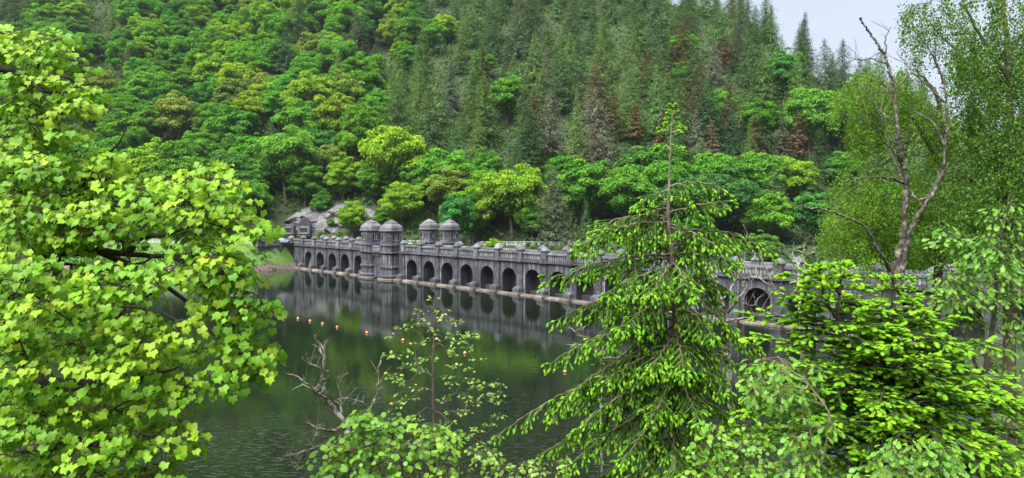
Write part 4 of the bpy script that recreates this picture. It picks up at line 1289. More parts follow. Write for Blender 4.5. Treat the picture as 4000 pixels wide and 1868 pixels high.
def hang_leaves(tree, base, tmpl, P, M, S, r_, mat, part='leaf', mass='foliage', nmax=290, nvar=5):
    """the leaves that show largest are parts of their own, the rest one mass"""
    P, M, S, r_ = np.asarray(P), np.asarray(M), np.asarray(S), np.asarray(r_)
    tv, tf = tmpl
    size = np.where(in_frame(P), S / P[:, 1], 0)
    order = np.argsort(-size)
    near = order[:nmax]; near = near[size[near] > 0]
    rest = np.setdiff1d(np.arange(len(P)), near)
    mes = []
    for q in range(nvar):
        mb = MB(); mb.add(tv, tf, (q + .5) / nvar); me = mb.mesh(part, mat, True); mes.append(me)
    for i in near:
        o = bpy.data.objects.new(part, mes[min(nvar - 1, int(r_[i] * nvar))])
        o.parent = tree
        m4 = Matrix(((M[i, 0, 0] * S[i], M[i, 0, 1] * S[i], M[i, 0, 2] * S[i], P[i, 0] - base[0]), (M[i, 1, 0] * S[i], M[i, 1, 1] * S[i], M[i, 1, 2] * S[i], P[i, 1] - base[1]),
                     (M[i, 2, 0] * S[i], M[i, 2, 1] * S[i], M[i, 2, 2] * S[i], P[i, 2] - base[2]), (0, 0, 0, 1)))
        o.matrix_basis = m4
        COL.objects.link(o)
    mb = MB(); inst(mb, tv, tf, P[rest], M[rest], S[rest], r_[rest])
    o = mb.build(mass, mat, tree, True, base); o['kind'] = 'stuff'

def clusters(T, dirs, rr, n0, n1, spread, size, droop=.45, face=.35, dome=.5, updir=.9, shing=0.0):
    """leaves set round each twig end like a loose umbrella"""
    P, TI, NO, S, RN, PE = [], [], [], [], [], []
    for t, d_ in zip(T, dirs):
        n = rr.integers(n0, n1 + 1)
        h = d_.copy(); h[2] *= .3; h = nrm(h)
        a = rr.uniform(0, 2 * np.pi, n); r_ = np.sqrt(rr.uniform(.04, 1, n)) * spread * rr.uniform(.75, 1.25)
        rd = np.stack([np.cos(a), np.sin(a), np.zeros(n)], 1)
        p = t + rd * r_[:, None] + h * spread * .4 + np.array([0, 0, 1]) * (-dome * (r_ ** 2) / spread + rr.normal(0, spread * .16, n))[:, None]
        tip = nrm(rd * (.7 - shing) + h * .35 + np.array([0, -.15 - shing * .5, -droop]) + rr.normal(0, .28, (n, 3)))
        no = nrm(np.array([0, -face, updir]) + rd * .35 + rr.normal(0, .26 - .3 * shing, (n, 3)))
        P.append(p); TI.append(tip); NO.append(no); S.append(size * rr.uniform(.62, 1.2, n))
        RN.append(np.clip((.5 + .3 * (shing > 0)) * rr.random() + (.5 - .3 * (shing > 0)) * rr.random(n), 0, 1)); PE.append(np.repeat(t[None], n, 0))
    P, TI, NO, S, RN, PE = map(np.concatenate, (P, TI, NO, S, RN, PE))
    return P, frames(TI, NO), S, RN, PE

def petioles(mb, PE, P, r_=.0022):
    n = len(P); d_ = nrm(P - PE); s_ = nrm(np.cross(d_, np.array([0.2, 1, .1]))) * r_; u_ = nrm(np.cross(d_, s_)) * r_
    v = np.stack([PE + s_, PE - s_ * .5 + u_, PE - s_ * .5 - u_, P + s_, P - s_ * .5 + u_, P - s_ * .5 - u_], 1)
    f = np.array([[0, 1, 4, 3], [1, 2, 5, 4], [2, 0, 3, 5]])
    mb.add(v, (f[None] + (np.arange(n) * 6)[:, None, None]).reshape(-1, 4))

M_maple = leaf_mat('maple_leaf', [(0.0, (0.115, 0.30, 0.014)), (0.4, (0.195, 0.40, 0.018)), (0.8, (0.29, 0.47, 0.024)), (1.0, (0.39, 0.48, 0.035))], .42, .08)
M_oak = leaf_mat('oak_leaf', [(0.0, (0.075, 0.21, 0.022)), (0.5, (0.125, 0.30, 0.03)), (1.0, (0.21, 0.37, 0.035))], .33, .12)
M_hazel = leaf_mat('hazel_leaf', [(0.0, (0.09, 0.25, 0.02)), (0.5, (0.15, 0.34, 0.025)), (1.0, (0.25, 0.40, 0.03))], .35, .12)
M_alder = leaf_mat('sapling_leaf', [(0.0, (0.09, 0.20, 0.022)), (0.5, (0.17, 0.33, 0.035)), (0.93, (0.27, 0.42, 0.05)), (1.0, (0.42, 0.38, 0.05))], .3, .14, .4)
M_birch = leaf_mat('birch_leaf', [(0.0, (0.085, 0.195, 0.02)), (0.5, (0.12, 0.25, 0.026)), (1.0, (0.165, 0.30, 0.03))], .45, .04, .5)
M_birch2 = leaf_mat('deep_birch_leaf', [(0.0, (0.04, 0.11, 0.016)), (0.5, (0.075, 0.18, 0.022)), (1.0, (0.14, 0.26, 0.03))], .38, .06, .45)
M_shoot = leaf_mat('spruce_new_shoot', [(0.0, (0.12, 0.32, 0.018)), (0.6, (0.17, 0.40, 0.022)), (1.0, (0.25, 0.46, 0.03))], .3, .04)
M_fshoot = leaf_mat('fir_new_shoot', [(0.0, (0.13, 0.34, 0.015)), (0.6, (0.20, 0.43, 0.018)), (1.0, (0.29, 0.48, 0.024))], .38, .04)
M_need = leaf_mat('old_needles', [(0.0, (0.055, 0.12, 0.02)), (0.6, (0.09, 0.18, 0.028)), (1.0, (0.14, 0.23, 0.038))], .3, .06)
M_fneed = leaf_mat('fir_old_needles', [(0.0, (0.055, 0.14, 0.026)), (0.6, (0.085, 0.19, 0.032)), (1.0, (0.13, 0.25, 0.038))], .35, .08)
M_mbark = bark_mat('maple_bark', [(0.3, (0.02, 0.015, 0.011)), (0.62, (0.06, 0.045, 0.034)), (0.75, (0.13, 0.13, 0.09))], 22)
M_sbark = bark_mat('spruce_bark', [(0.3, (0.06, 0.04, 0.03)), (0.7, (0.26, 0.19, 0.15))], 26)
M_dbark = bark_mat('lichened_dead_wood', [(0.33, (0.045, 0.032, 0.022)), (0.46, (0.12, 0.09, 0.065)), (0.52, (0.27, 0.27, 0.21)), (0.7, (0.42, 0.43, 0.35))], 16, .5, .8)
M_dbark2 = bark_mat('dark_dead_wood', [(0.33, (0.02, 0.016, 0.012)), (0.52, (0.062, 0.050, 0.038)), (0.58, (0.15, 0.155, 0.12)), (0.7, (0.28, 0.29, 0.24))], 18, .8, .6)
M_dtwig = bark_mat('dark_twig', [(0.3, (0.03, 0.03, 0.015)), (0.7, (0.09, 0.075, 0.04))], 14)
M_twig = bark_mat('pale_twig', [(0.3, (0.10, 0.08, 0.05)), (0.7, (0.27, 0.22, 0.14))], 14)
M_bbark = bark_mat('birch_twig_bark', [(0.3, (0.03, 0.02, 0.017)), (0.7, (0.10, 0.065, 0.05))], 14)

# ---- maple at the left edge
rr = np.random.default_rng(51)
mbase = np.array([-7.4, 8.6, 15.2 - .46 * 8.6])
maple = empty('maple_tree', tuple(mbase))
tag(maple, 'large maple with bright lime lobed leaves filling the left side', 'tree')
tr_ = [mbase + np.array([0, 0, -.5]), mbase + np.array([.1, 0, 2.5]), mbase + np.array([.25, -.1, 5]), mbase + np.array([.2, 0, 9])]
limbs = [(tr_, .26, .12),
         ([tr_[1], dp(-140, 660, 8.4), dp(20, 650, 8.2), dp(140, 636, 8.0), dp(260, 632, 7.9), dp(330, 640, 7.9), dp(430, 645, 7.8), dp(520, 640, 7.8)], .075, .014),
         ([dp(320, 640, 7.9), dp(350, 600, 7.9), dp(420, 590, 7.7), dp(520, 560, 7.6)], .05, .012),
         ([dp(90, 640, 8.0), dp(70, 680, 8.1), dp(105, 780, 8.2), dp(130, 900, 8.2)], .045, .015),
         ([dp(250, 632, 7.9), dp(350, 680, 8.2), dp(470, 760, 8.3), dp(540, 850, 8.2)], .045, .01),
         ([dp(430, 645, 7.8), dp(510, 690, 7.7), dp(560, 790, 7.7), dp(610, 900, 7.6)], .03, .008),
         ([tr_[2], dp(-150, 300, 8.4), dp(-20, 180, 8.2), dp(60, 190, 8.0), dp(110, 230, 7.9), dp(170, 230, 7.8)], .07, .012),
         ([tr_[2], dp(-120, 420, 8.2), dp(20, 430, 8.0), dp(150, 450, 7.9), dp(280, 450, 7.8)], .07, .012),
         ([dp(200, 480, 7.9), dp(260, 400, 7.9), dp(300, 360, 7.9), dp(316, 318, 7.9)], .02, .006),
         ([tr_[1], dp(-150, 900, 7.8), dp(0, 940, 7.5), dp(150, 960, 7.3), dp(300, 960, 7.2), dp(430, 930, 7.2)], .08, .012),
         ([tr_[0], dp(-150, 1150, 7.4), dp(50, 1130, 7.1), dp(230, 1120, 7.0), dp(400, 1090, 7.0)], .07, .012)]
polys = [([(-30, 65), (80, 68), (130, 80), (180, 100), (225, 140), (205, 180), (240, 215), (245, 262), (200, 285), (180, 330), (140, 350), (60, 370), (-30, 400)], 88, 7.4, 8.8),
         ([(-30, 395), (120, 358), (240, 372), (310, 392), (350, 440), (372, 510), (365, 570), (320, 610), (-30, 620)], 150, 7.1, 8.9),
         ([(378, 485), (430, 448), (480, 430), (510, 410), (550, 420), (565, 455), (530, 480), (610, 500), (625, 540), (655, 580), (600, 592), (560, 600), (470, 590), (395, 560)], 62, 7.0, 8.2),
         ([(470, 610), (550, 625), (600, 655), (645, 692), (640, 740), (648, 790), (625, 825), (662, 888), (650, 910), (615, 945), (585, 985), (565, 970), (585, 900), (575, 830), (535, 760), (490, 700)], 58, 7.0, 8.0),
         ([(-30, 600), (150, 650), (280, 655), (380, 650), (440, 700), (450, 745), (420, 780), (490, 820), (520, 870), (520, 925), (495, 985), (445, 1010), (460, 1090), (455, 1140), (410, 1230), (-30, 1230)], 330, 6.4, 8.8)]
T = np.concatenate([fill(p, n, a, b, rr, .05) for p, n, a, b in polys])
wood, dirs = grow(limbs, T, rr, .0042, .12, .10, .02, .42)
P, M, S, RN, PE = clusters(T, dirs, rr, 14, 22, .20, .059, .6, .6, shing=.3)
petioles(wood, PE, P)
wood.build('branches', M_mbark, maple, True, mbase)
hang_leaves(maple, mbase, T_MAPLE, P, M, S, RN, M_maple)

# ---- conifers close by: branches, hanging twigs with old needles, new shoots at every end
def conifer_near(name, label, base, trunk, tr_r, branches, rr, tmpl, need, mats, flat, droop, shoot, lf=.42, dens=1.0, sub=True, seglen=.085, group=None):
    t = empty(name, tuple(base)); tag(t, label, 'conifer', group)
    wood, small = MB(), MB()
    for pts, r_ in zip(trunk, tr_r):
        c = curve(pts, 26); c[1:-1] += rr.normal(0, .006, (24, 3)); tube(wood, c, np.interp(np.linspace(0, 1, 26), np.linspace(0, 1, len(r_)), r_), 9)
    SP_, SD, SL, HP, HD, HS = [], [], [], [], [], []
    dn = np.array([0, 0, -1.0])
    def twig(p, d_, L_, r_, tip_n, needle=True, drp=droop):
        n = max(2, int(L_ / seglen)); pts = [p]
        for k in range(n):
            d_ = nrm(d_ + dn * drp * .16 + rr.normal(0, .05, 3)); pts.append(pts[-1] + d_ * L_ / n)
            if needle: SP_.append(pts[-2]); SD.append(d_); SL.append(L_ / n * 1.25)
        tube(small, pts, np.linspace(r_, r_ * .5, n + 1), 4)
        for q in range(tip_n):
            dd = nrm(d_ + rr.normal(0, .45 if q else .15, 3) * (np.array([1, 1, .35]) if flat else 1) + dn * drp * .35)
            HP.append(pts[-1] - d_ * .012 * q); HD.append(dd); HS.append(shoot * rr.uniform(.6, 1.15) * (1 if q == 0 else .8))
        return pts, d_
    for a, e, arch, r0 in branches:
        a, e = np.asarray(a), np.asarray(e); L_ = np.linalg.norm(e - a)
        mid = (a + e) / 2 + np.array([0, 0, arch * L_])
        n = max(5, int(L_ / (.09 if flat else .062))); tt = np.linspace(0, 1, n + 1)[:, None]
        c = (1 - tt) ** 2 * a + 2 * tt * (1 - tt) * mid + tt * tt * e
        c[1:-1] += rr.normal(0, .012, (n - 1, 3))
        tube(wood, c, np.linspace(r0, .005, n + 1), 6)
        for k in range(max(1, int(n * .12)), n + 1):
            f = k / n; d_ = nrm(c[k] - c[k - 1]); side = nrm(np.cross(d_, dn))
            if f > .45: SP_.append(c[k - 1]); SD.append(d_); SL.append(L_ / n * 1.2)
            m_ = 2 if dens >= 1 or rr.random() < dens else 1
            for s_ in ((1, -1) if m_ == 2 else (rr.choice((1, -1)),)):
                if rr.random() > (dens if L_ > .4 else 0): continue
                if not flat and rr.random() < .25: continue
                Ls = lf * (1.02 - f) ** .7 * min(1.3, L_) * rr.uniform(.25, 1.2) + (.08 if L_ > .4 else .02)
                td = nrm(d_ * rr.uniform(.5, .9) + side * s_ * rr.uniform(.2, 1.1) + dn * droop * rr.uniform(-.1, 1.1) + rr.normal(0, .15, 3))
                pts, de = twig(c[k], td, Ls, .003, rr.integers(3, 6) if flat else rr.integers(3, 7))
                if sub:
                    for j in range(1, len(pts) - 1):
                        if rr.random() < .9:
                            s2 = nrm(np.cross(de, dn if abs(de[2]) < .9 else np.array([1.0, 0, 0])))
                            td2 = nrm(de * .75 + s2 * rr.choice((1, -1)) * rr.uniform(.4, .9) + dn * droop * .4)
                            twig(pts[j], td2, rr.uniform(.05, .16), .002, rr.integers(1, 4) if flat or f > .4 else rr.integers(0, 3))
        for q in range(4):
            HP.append(c[-1]); HD.append(nrm(nrm(c[-1] - c[-2]) + rr.normal(0, .35, 3) * (q > 0))); HS.append(shoot * (1.1 if q == 0 else .85))
        if L_ < .4:
            for q in range(6):
                k = rr.integers(1, n + 1); HP.append(c[k]); HD.append(nrm(nrm(c[-1] - c[0]) * .5 + rr.normal(0, .5, 3) + np.array([0, 0, .5]))); HS.append(shoot * .9)
    wood.build('trunk', mats[2], t, True, base)
    small.build('twigs', M_dtwig, t, True, base)['kind'] = 'stuff'
    SP_, SD, SL = np.array(SP_), np.array(SD), np.array(SL)
    mb = MB(); inst(mb, need[0], need[1], SP_, frames(SD, nrm(np.array([0, 0, 1]) + rr.normal(0, .8 if not flat else .25, SD.shape))), SL, rr.random(len(SP_)))
    kb = rr.random(len(SP_)) < (.25 if flat else .6)
    inst(mb, *(T_FBRUSH if flat else T_BRUSH), SP_[kb], frames(SD[kb], nrm(np.array([0, 0, 1]) + rr.normal(0, .3, SD[kb].shape))), SL[kb], rr.random(kb.sum()) * .5)
    # needle length is kept whatever the twig segment's length
    mb.build('needles', mats[1], t, False, base)['kind'] = 'stuff'
    HP, HD, HS = np.array(HP), np.array(HD), np.array(HS)
    FR = frames(HD, nrm(np.array([0, -.3, 1]) + rr.normal(0, .3, HD.shape)))
    hang_leaves(t, base, tmpl, HP, FR, HS, rr.random(len(HP)), mats[0], 'new_shoot', 'new_shoots')
    return t, len(HP), len(SP_)

rr = np.random.default_rng(61)
ZS = 11.0
sbase = dp(1692, 1203, ZS); sbase[2] = 15.2 - .46 * ZS
strunk = [dp(1692, 262, ZS), dp(1686, 380, ZS), dp(1684, 460, ZS), dp(1680, 530, ZS), dp(1690, 640, ZS), dp(1698, 760, ZS), dp(1702, 870, ZS), dp(1696, 1000, ZS), dp(1693, 1203, ZS), sbase - np.array([0, 0, .4])]
def on_trunk(y):
    ysd = [262, 380, 460, 530, 640, 760, 870, 1000, 1203]; xsd = [1692, 1686, 1684, 1680, 1690, 1698, 1702, 1696, 1693]
    return np.interp(y, ysd, xsd)
spec = []   # row on the trunk, tip column, tip row, arch, depth offset
for y in (268, 285, 300, 314): 
    for s_ in (-1, 1): spec.append((y + 4, on_trunk(y) + s_ * (6 + (y - 262) * .18), y - 2, .1, rr.uniform(-.1, .1)))
for y, w in ((330, 34), (338, 26), (378, 40), (384, 30)):
    for s_ in (-1, 1): spec.append((y - 6, on_trunk(y) + s_ * w * rr.uniform(.8, 1.1), y - 6, .12, rr.uniform(-.2, .2)))
spec += [(470, 1838, 492, .30, -.3), (478, 1600, 520, .12, -.4), (500, 1790, 520, .2, .3), (505, 1640, 540, .1, .4), (535, 1836, 506, .06, -.5), (525, 1590, 555, .1, .5),
         (548, 1458, 605, .22, -.5), (552, 1500, 585, .2, .6), (560, 1440, 628, .14, -.9), (575, 1800, 620, .14, -.8), (585, 1950, 640, .22, -.2), (600, 1860, 605, .08, .6), (600, 1560, 640, .15, 1.0), (615, 1760, 660, .1, 1.1),
         (640, 1372, 712, .12, -.3), (650, 1470, 690, .1, .7), (640, 1850, 660, .1, -.9), (660, 1740, 740, .06, -1.5), (665, 1640, 740, .06, -1.5), (690, 1840, 735, .1, .8), (680, 1520, 740, .1, -1.1), 
         (700, 1855, 830, -.04, -.4), (720, 1395, 808, .12, -.2), (740, 1480, 800, .1, .8), (735, 1560, 830, .06, -1.3), (750, 1800, 850, .06, -1.2), (780, 1910, 880, .1, .2), (800, 1380, 915, .12, -.3), (790, 1480, 870, .1, -1.0),
         (810, 1800, 900, .06, 1.0), (820, 1560, 900, .06, 1.0), (830, 1720, 930, .03, -1.6), (840, 1640, 930, .05, -1.5), (850, 1420, 1000, .12, -.5), (860, 1930, 960, .1, -.5), (870, 1520, 960, .08, -1.0), (880, 1830, 980, .08, -1.0),
         (900, 1245, 1100, .14, -.3), (910, 1380, 1060, .12, .5), (920, 1900, 1040, .1, .6), (930, 1450, 1080, .1, -1.0), (940, 1760, 1060, .05, -1.5), (945, 1640, 1060, .05, -1.6), (960, 1870, 1090, .1, -.7), (980, 1330, 1170, .12, .2),
         (1000, 1420, 1180, .1, -.8), (1010, 1560, 1170, .08, -1.2), (1020, 1820, 1150, .08, -1.1), (1040, 1900, 1180, .1, .2), (1060, 1480, 1240, .1, .6), (1080, 1700, 1200, .05, -1.6), (1090, 1600, 1230, .06, -1.3), (1100, 1800, 1240, .06, -1.2)]
brs = []
for y, tx, ty, ar, dz in spec:
    a = dp(on_trunk(y), y, ZS); e = dp(tx, ty, ZS + dz); L_ = np.linalg.norm(e - a)
    brs.append((a, e, ar, .006 + .007 * min(L_, 2)))
sp_t, nsh, nseg = conifer_near('spruce_tree', 'slender spruce with a bare leader and bright drooping new shoots before the dam', sbase, [strunk], [(.006, .011, .016, .028, .045, .058, .07, .08, .09, .10)], brs, rr, T_SHOOT, T_NEED, (M_shoot, M_need, M_sbark), False, .85, .056, .44, 1.0)
print('spruce', nsh, nseg)
# make the trunk thin at the leader, thick at the foot
rr = np.random.default_rng(71)
ZF = 9.6
fbase = dp(2242, 1203, ZF); fbase[2] = 15.2 - .46 * ZF
ft1 = [dp(2245, 655, ZF), dp(2248, 780, ZF), dp(2244, 950, ZF), dp(2240, 1100, ZF), fbase - np.array([0, 0, .4])]
ft2 = [dp(2114, 622, ZF - .3), dp(2112, 740, ZF - .3), dp(2108, 800, ZF - .3), dp(2130, 860, ZF - .2), dp(2200, 930, ZF - .1), dp(2243, 980, ZF)]
ft3 = [dp(2062, 640, ZF - .7), dp(2065, 720, ZF - .6), dp(2100, 800, ZF - .4)]
brs = []
def tiers(x0, y0, y1, w0, w1, n, per, asp=1.0, z=ZF, lean=0.10):
    for k in range(n):
        f = (k + .5) / n; y = y0 + (y1 - y0) * f; w = w0 + (w1 - w0) * f ** .85
        a0 = rr.uniform(0, 6.28)
        for q in range(per):
            az = a0 + 2 * math.pi * q / per + rr.uniform(-.3, .3)
            ww = w * 1.5528 / FPX * z * rr.uniform(.75, 1.08)
            a = dp(x0 + rr.uniform(-3, 3), y, z)
            e = a + np.array([math.cos(az) * ww, math.sin(az) * ww * asp, ww * rr.uniform(-.05, .18)])
            brs.append((a, e, lean, .006 + .010 * min(ww, 2)))
tiers(2245, 690, 900, 26, 190, 8, 5)
tiers(2243, 910, 1230, 200, 420, 8, 5)
tiers(2113, 655, 860, 18, 130, 7, 5, 1.0, ZF - .3)
tiers(2063, 665, 760, 16, 70, 4, 5, 1.0, ZF - .65)
for x, y, dz in ((1900, 850, -.4), (1890, 790, 0.3), (1985, 690, -.4), (1960, 740, -.2), (1930, 920, -.8), (2400, 800, -.2), (2480, 860, -.4), (2560, 1010, -.4), (2590, 1080, -.2), (2540, 950, .3), (2600, 1150, -.6), (2520, 1120, -1.0), (2000, 980, -1.0), (2080, 1060, -1.4), (2330, 900, -1.2), (2430, 990, -1.2)):
    a = dp(2243, y + 40, ZF) if x > 2200 or y > 900 else dp(2118, y + 50, ZF - .3)
    brs.append((a, dp(x, y, ZF + dz), .08, .022))
fir_t, nsh, nseg = conifer_near('fir_tree', 'bushy fir with flat bright yellow-green sprays and several leaders at the right', fbase, [ft1, ft2, ft3], [(.010, .085), (.008, .05), (.006, .02)], brs, rr, T_FIRSHOOT, T_FIRNEED, (M_fshoot, M_fneed, M_mbark), True, .16, .080, .40, .85, True, .085)
print('fir', nsh, nseg)

# ---- broadleaved saplings and shrubs
def shrub(name, label, cat, limbs, T, rr, tmpl, mat, bark, n0, n1, spread, size, rtip=.003, group=None, **kw):
    base = np.asarray(limbs[0][0][0], float)
    t = empty(name, tuple(base)); tag(t, label, cat, group)
    wood, dirs = grow(limbs, T, rr, rtip, .10, .12, .012, .42)
    P, M, S, RN, PE = clusters(T, dirs, rr, n0, n1, spread, size, **kw)
    petioles(wood, PE, P, .0015)
    wood.build('branches', bark, t, True, base)
    hang_leaves(t, base, tmpl, P, M, S, RN, mat)
    return t
def ground_at(x, Z):
    p = px(x, 900, Z); p[2] = 15.2 - .46 * Z / (1 + max(0, p[0] - 25) / 18.0); return p

rr = np.random.default_rng(81)
r7 = lambda x, y, Z: px(1000 + x * .597, 1150 + y * .597, Z)
ZA = 9.0
stem = [ground_at(1700, ZA), r7(1170, 1300, ZA), r7(1168, 1100, ZA), r7(1165, 850, ZA), r7(1162, 600, ZA), r7(1165, 300, ZA), r7(1182, 35, ZA)]
tips = [(1182, 30), (1090, 100), (1215, 105), (1240, 150), (1060, 150), (1030, 190), (1290, 175), (960, 220), (1110, 200), (1180, 240), (1270, 260), (1400, 265), (1395, 300), (905, 275), (1130, 290), (1310, 310), (1390, 345), (1060, 340), (1000, 390), (1240, 350), (1300, 400), (860, 400), (940, 420),
        (1120, 410), (1040, 440), (1450, 440), (1320, 470), (1400, 490), (980, 490), (900, 520), (1080, 500), (1240, 540), (1380, 560), (1010, 570), (930, 560), (1300, 580), (1590, 580), (1480, 590), (1600, 640), (1420, 620), (1500, 660), (1560, 690), (1090, 620), (1350, 660), (960, 640), (1040, 660), (1250, 700), (1430, 710), (1280, 760), (940, 720),
        (1350, 760), (870, 800), (1570, 800), (1060, 780), (1260, 830), (1440, 880), (1500, 870), (1380, 920), (1000, 870), (1300, 900), (1560, 930), (880, 920), (950, 960), (1250, 980), (1450, 970)]
T = np.array([r7(a + rr.uniform(-8, 8), b + rr.uniform(-6, 6), ZA + rr.uniform(-.55, .55)) for a, b in tips])
shrub('alder_sapling', 'slim sapling with sparse small leaves on upswept twigs, standing over the water', 'sapling', [(stem, .035, .006)], T, rr, T_OVAL, M_alder, M_bark, 11, 18, .09, .044, .003, None, droop=-.1, face=.25, dome=.2)

rr = np.random.default_rng(82)
ZH = 8.2
b0 = ground_at(1560, ZH)
T = np.concatenate([fill([(790, 1150), (840, 1110), (900, 1060), (960, 1040), (1030, 1050), (1090, 1060), (1130, 1090), (1140, 1210), (800, 1210)], 95, 7.6, 8.8, rr, .04), fill([(880, 1080), (905, 1030), (950, 1035), (960, 1080)], 9, 7.8, 8.2, rr)])
shrub('hazel_shrub', 'leafy hazel shrub with round fresh leaves around the foot of the sapling', 'shrub', [([b0, b0 + np.array([-.3, 0, 1.2]), dp(900, 1180, ZH)], .03, .01), ([b0, b0 + np.array([.1, 0, 1.2]), dp(1010, 1150, ZH)], .03, .01), ([b0, b0 + np.array([.3, 0, 1.2]), dp(1100, 1190, ZH)], .03, .01)],
      T, rr, T_ROUND, M_hazel, M_bark, 8, 13, .15, .066, .0025)
rr = np.random.default_rng(83)
b0 = ground_at(2050, 8.6)
T = fill([(1130, 1120), (1180, 1100), (1240, 1130), (1330, 1150), (1420, 1160), (1450, 1210), (1120, 1210)], 46, 8.0, 9.4, rr, .04)
shrub('alder_shrub', 'low twiggy shrub with small glossy leaves under the long spruce branch', 'shrub', [([b0, b0 + np.array([-.2, 0, 1.3]), dp(1200, 1190, 8.6)], .025, .008), ([b0, b0 + np.array([.3, 0, 1.3]), dp(1340, 1200, 8.6)], .025, .008)],
      T, rr, T_OVAL, M_alder, M_bark, 8, 13, .12, .055, .0022)
rr = np.random.default_rng(84)
b0 = ground_at(2780, 8.4)
T = fill([(1720, 1140), (1770, 1080), (1830, 1040), (1900, 1060), (1930, 1120), (1950, 1210), (1710, 1210)], 50, 8.0, 9.0, rr, .04)
shrub('lime_shrub', 'round-leaved shrub right of the spruce trunk at the lower edge', 'shrub', [([b0, b0 + np.array([0, 0, 1.2]), dp(1830, 1160, 8.4)], .03, .01)], T, rr, T_ROUND, M_hazel, M_bark, 8, 13, .14, .064, .0025)
rr = np.random.default_rng(85)
b0 = ground_at(3080, 8.3)
T = np.concatenate([fill([(1870, 930), (1920, 890), (2000, 890), (2060, 920), (2050, 1000), (1980, 1050), (1900, 1020)], 36, 8.2, 8.9, rr, .04), fill([(1990, 1060), (2060, 1030), (2100, 1090), (2080, 1200), (1980, 1210)], 30, 8.0, 8.8, rr, .04)])
shrub('oak_sapling', 'young oak with lobed leaves on a thin grey stem between spruce and fir', 'sapling', [([b0, b0 + np.array([-.1, 0, 1.0]), dp(2080, 1110, 8.3), dp(2060, 1000, 8.3), dp(1960, 900, 8.4)], .026, .007)], T, rr, T_OAK, M_oak, M_twig, 7, 12, .14, .105, .0025)
rr = np.random.default_rng(86)
b0 = ground_at(3560, 7.6)
T = fill([(2180, 1150), (2230, 1100), (2300, 1080), (2370, 1100), (2400, 1150), (2390, 1215), (2170, 1215)], 44, 7.2, 8.0, rr, .04)
shrub('oak_bush', 'low oak bush with blue-green lobed leaves below the fir', 'bush', [([b0, b0 + np.array([0, 0, .8]), dp(2280, 1180, 7.6)], .025, .008)], T, rr, T_OAK, M_oak, M_bark, 8, 12, .14, .10, .0025)
rr = np.random.default_rng(87)
ZO = 11.6
b0 = ground_at(3880, ZO)
T = np.concatenate([fill([(2530, 480), (2560, 480), (2576, 560), (2576, 720), (2500, 720), (2440, 690), (2400, 720), (2390, 680), (2480, 610), (2500, 560)], 50, 11, 12.4, rr, .05), fill([(2400, 720), (2576, 700), (2600, 960), (2480, 960), (2420, 900), (2380, 800)], 62, 11, 12.6, rr, .05),
                    fill([(2350, 585), (2400, 575), (2420, 610), (2370, 620)], 7, 11.4, 11.9, rr), fill([(2400, 960), (2600, 950), (2600, 1215), (2480, 1215), (2450, 1100)], 42, 11, 12.6, rr, .05), fill([(2330, 700), (2400, 670), (2440, 720), (2420, 770), (2340, 760)], 18, 11.2, 12, rr, .04)])
shrub('oak_tree', 'young oak tree with bright lobed leaves against the birches at the right edge', 'tree', [([b0, dp(2490, 1150, ZO), dp(2480, 950, ZO), dp(2500, 800, ZO), dp(2510, 650, ZO), dp(2540, 490, ZO)], .07, .01), ([dp(2482, 980, ZO), dp(2430, 860, ZO - .2), dp(2390, 760, ZO - .2)], .03, .008)], T, rr, T_OAK, M_oak, M_mbark, 10, 16, .24, .115, .003)

# ---- birches
def birch(name, label, limbs, T, rr, mat, size, lo, hi, step=.055, drop=1.0):
    base = np.asarray(limbs[0][0][0], float)
    t = empty(name, tuple(base)); tag(t, label, 'tree', 'birches at the right edge')
    wood, dirs = grow(limbs, T, rr, .0045, .22, .16, .04, .46)
    P, D, RN = [], [], []
    for q, d_ in zip(T, dirs):
        L_ = rr.uniform(lo, hi); n = int(L_ / step); a = rr.uniform(0, 6.28)
        h = np.array([math.cos(a), math.sin(a), 0]) * .4 + d_ * np.array([.5, .5, 0])
        s = np.linspace(0, 1, n)[:, None]
        pts = q + h * L_ * .5 * s ** .7 + np.array([0, 0, -1]) * L_ * drop * (s ** 1.5) + rr.normal(0, .02, (n, 3))
        tube(wood, pts[::3], np.full(len(pts[::3]), .0025), 3)
        for rep in range(12):
            P.append(pts + rr.normal(0, .085, (n, 3))); D.append(nrm(rr.normal(0, .7, (n, 3)) + np.array([0, 0, -.75])))
            RN.append(np.clip(.4 * rr.random() + .6 * rr.random(n), 0, 1))
    P, D, RN = map(np.concatenate, (P, D, RN)); n = len(P)
    wood.build('branches', M_bbark, t, True, base)
    FR = frames(D, nrm(rr.normal(0, .6, (n, 3)) + np.array([0, -.5, .7])))
    hang_leaves(t, base, T_BIRCH, P, FR, size * rr.uniform(.7, 1.25, n), RN, mat)
    return n
rr = np.random.default_rng(91)
ZB = 19.0
b0 = ground_at(3640, ZB)
T = np.concatenate([fill([(2105, 250), (2140, 190), (2200, 165), (2270, 180), (2330, 215), (2310, 270), (2240, 290), (2150, 270)], 70, 17.8, 20, rr, .1), fill([(2100, 450), (2180, 415), (2300, 430), (2400, 470), (2410, 600), (2350, 650), (2200, 650), (2090, 620), (2070, 590), (2110, 510)], 150, 17.5, 20.5, rr, .1),
                    fill([(2120, 330), (2180, 290), (2240, 300), (2240, 330), (2150, 360)], 16, 18, 20, rr, .1), fill([(2330, 250), (2380, 230), (2400, 430), (2340, 420)], 26, 18.2, 20, rr, .1)])
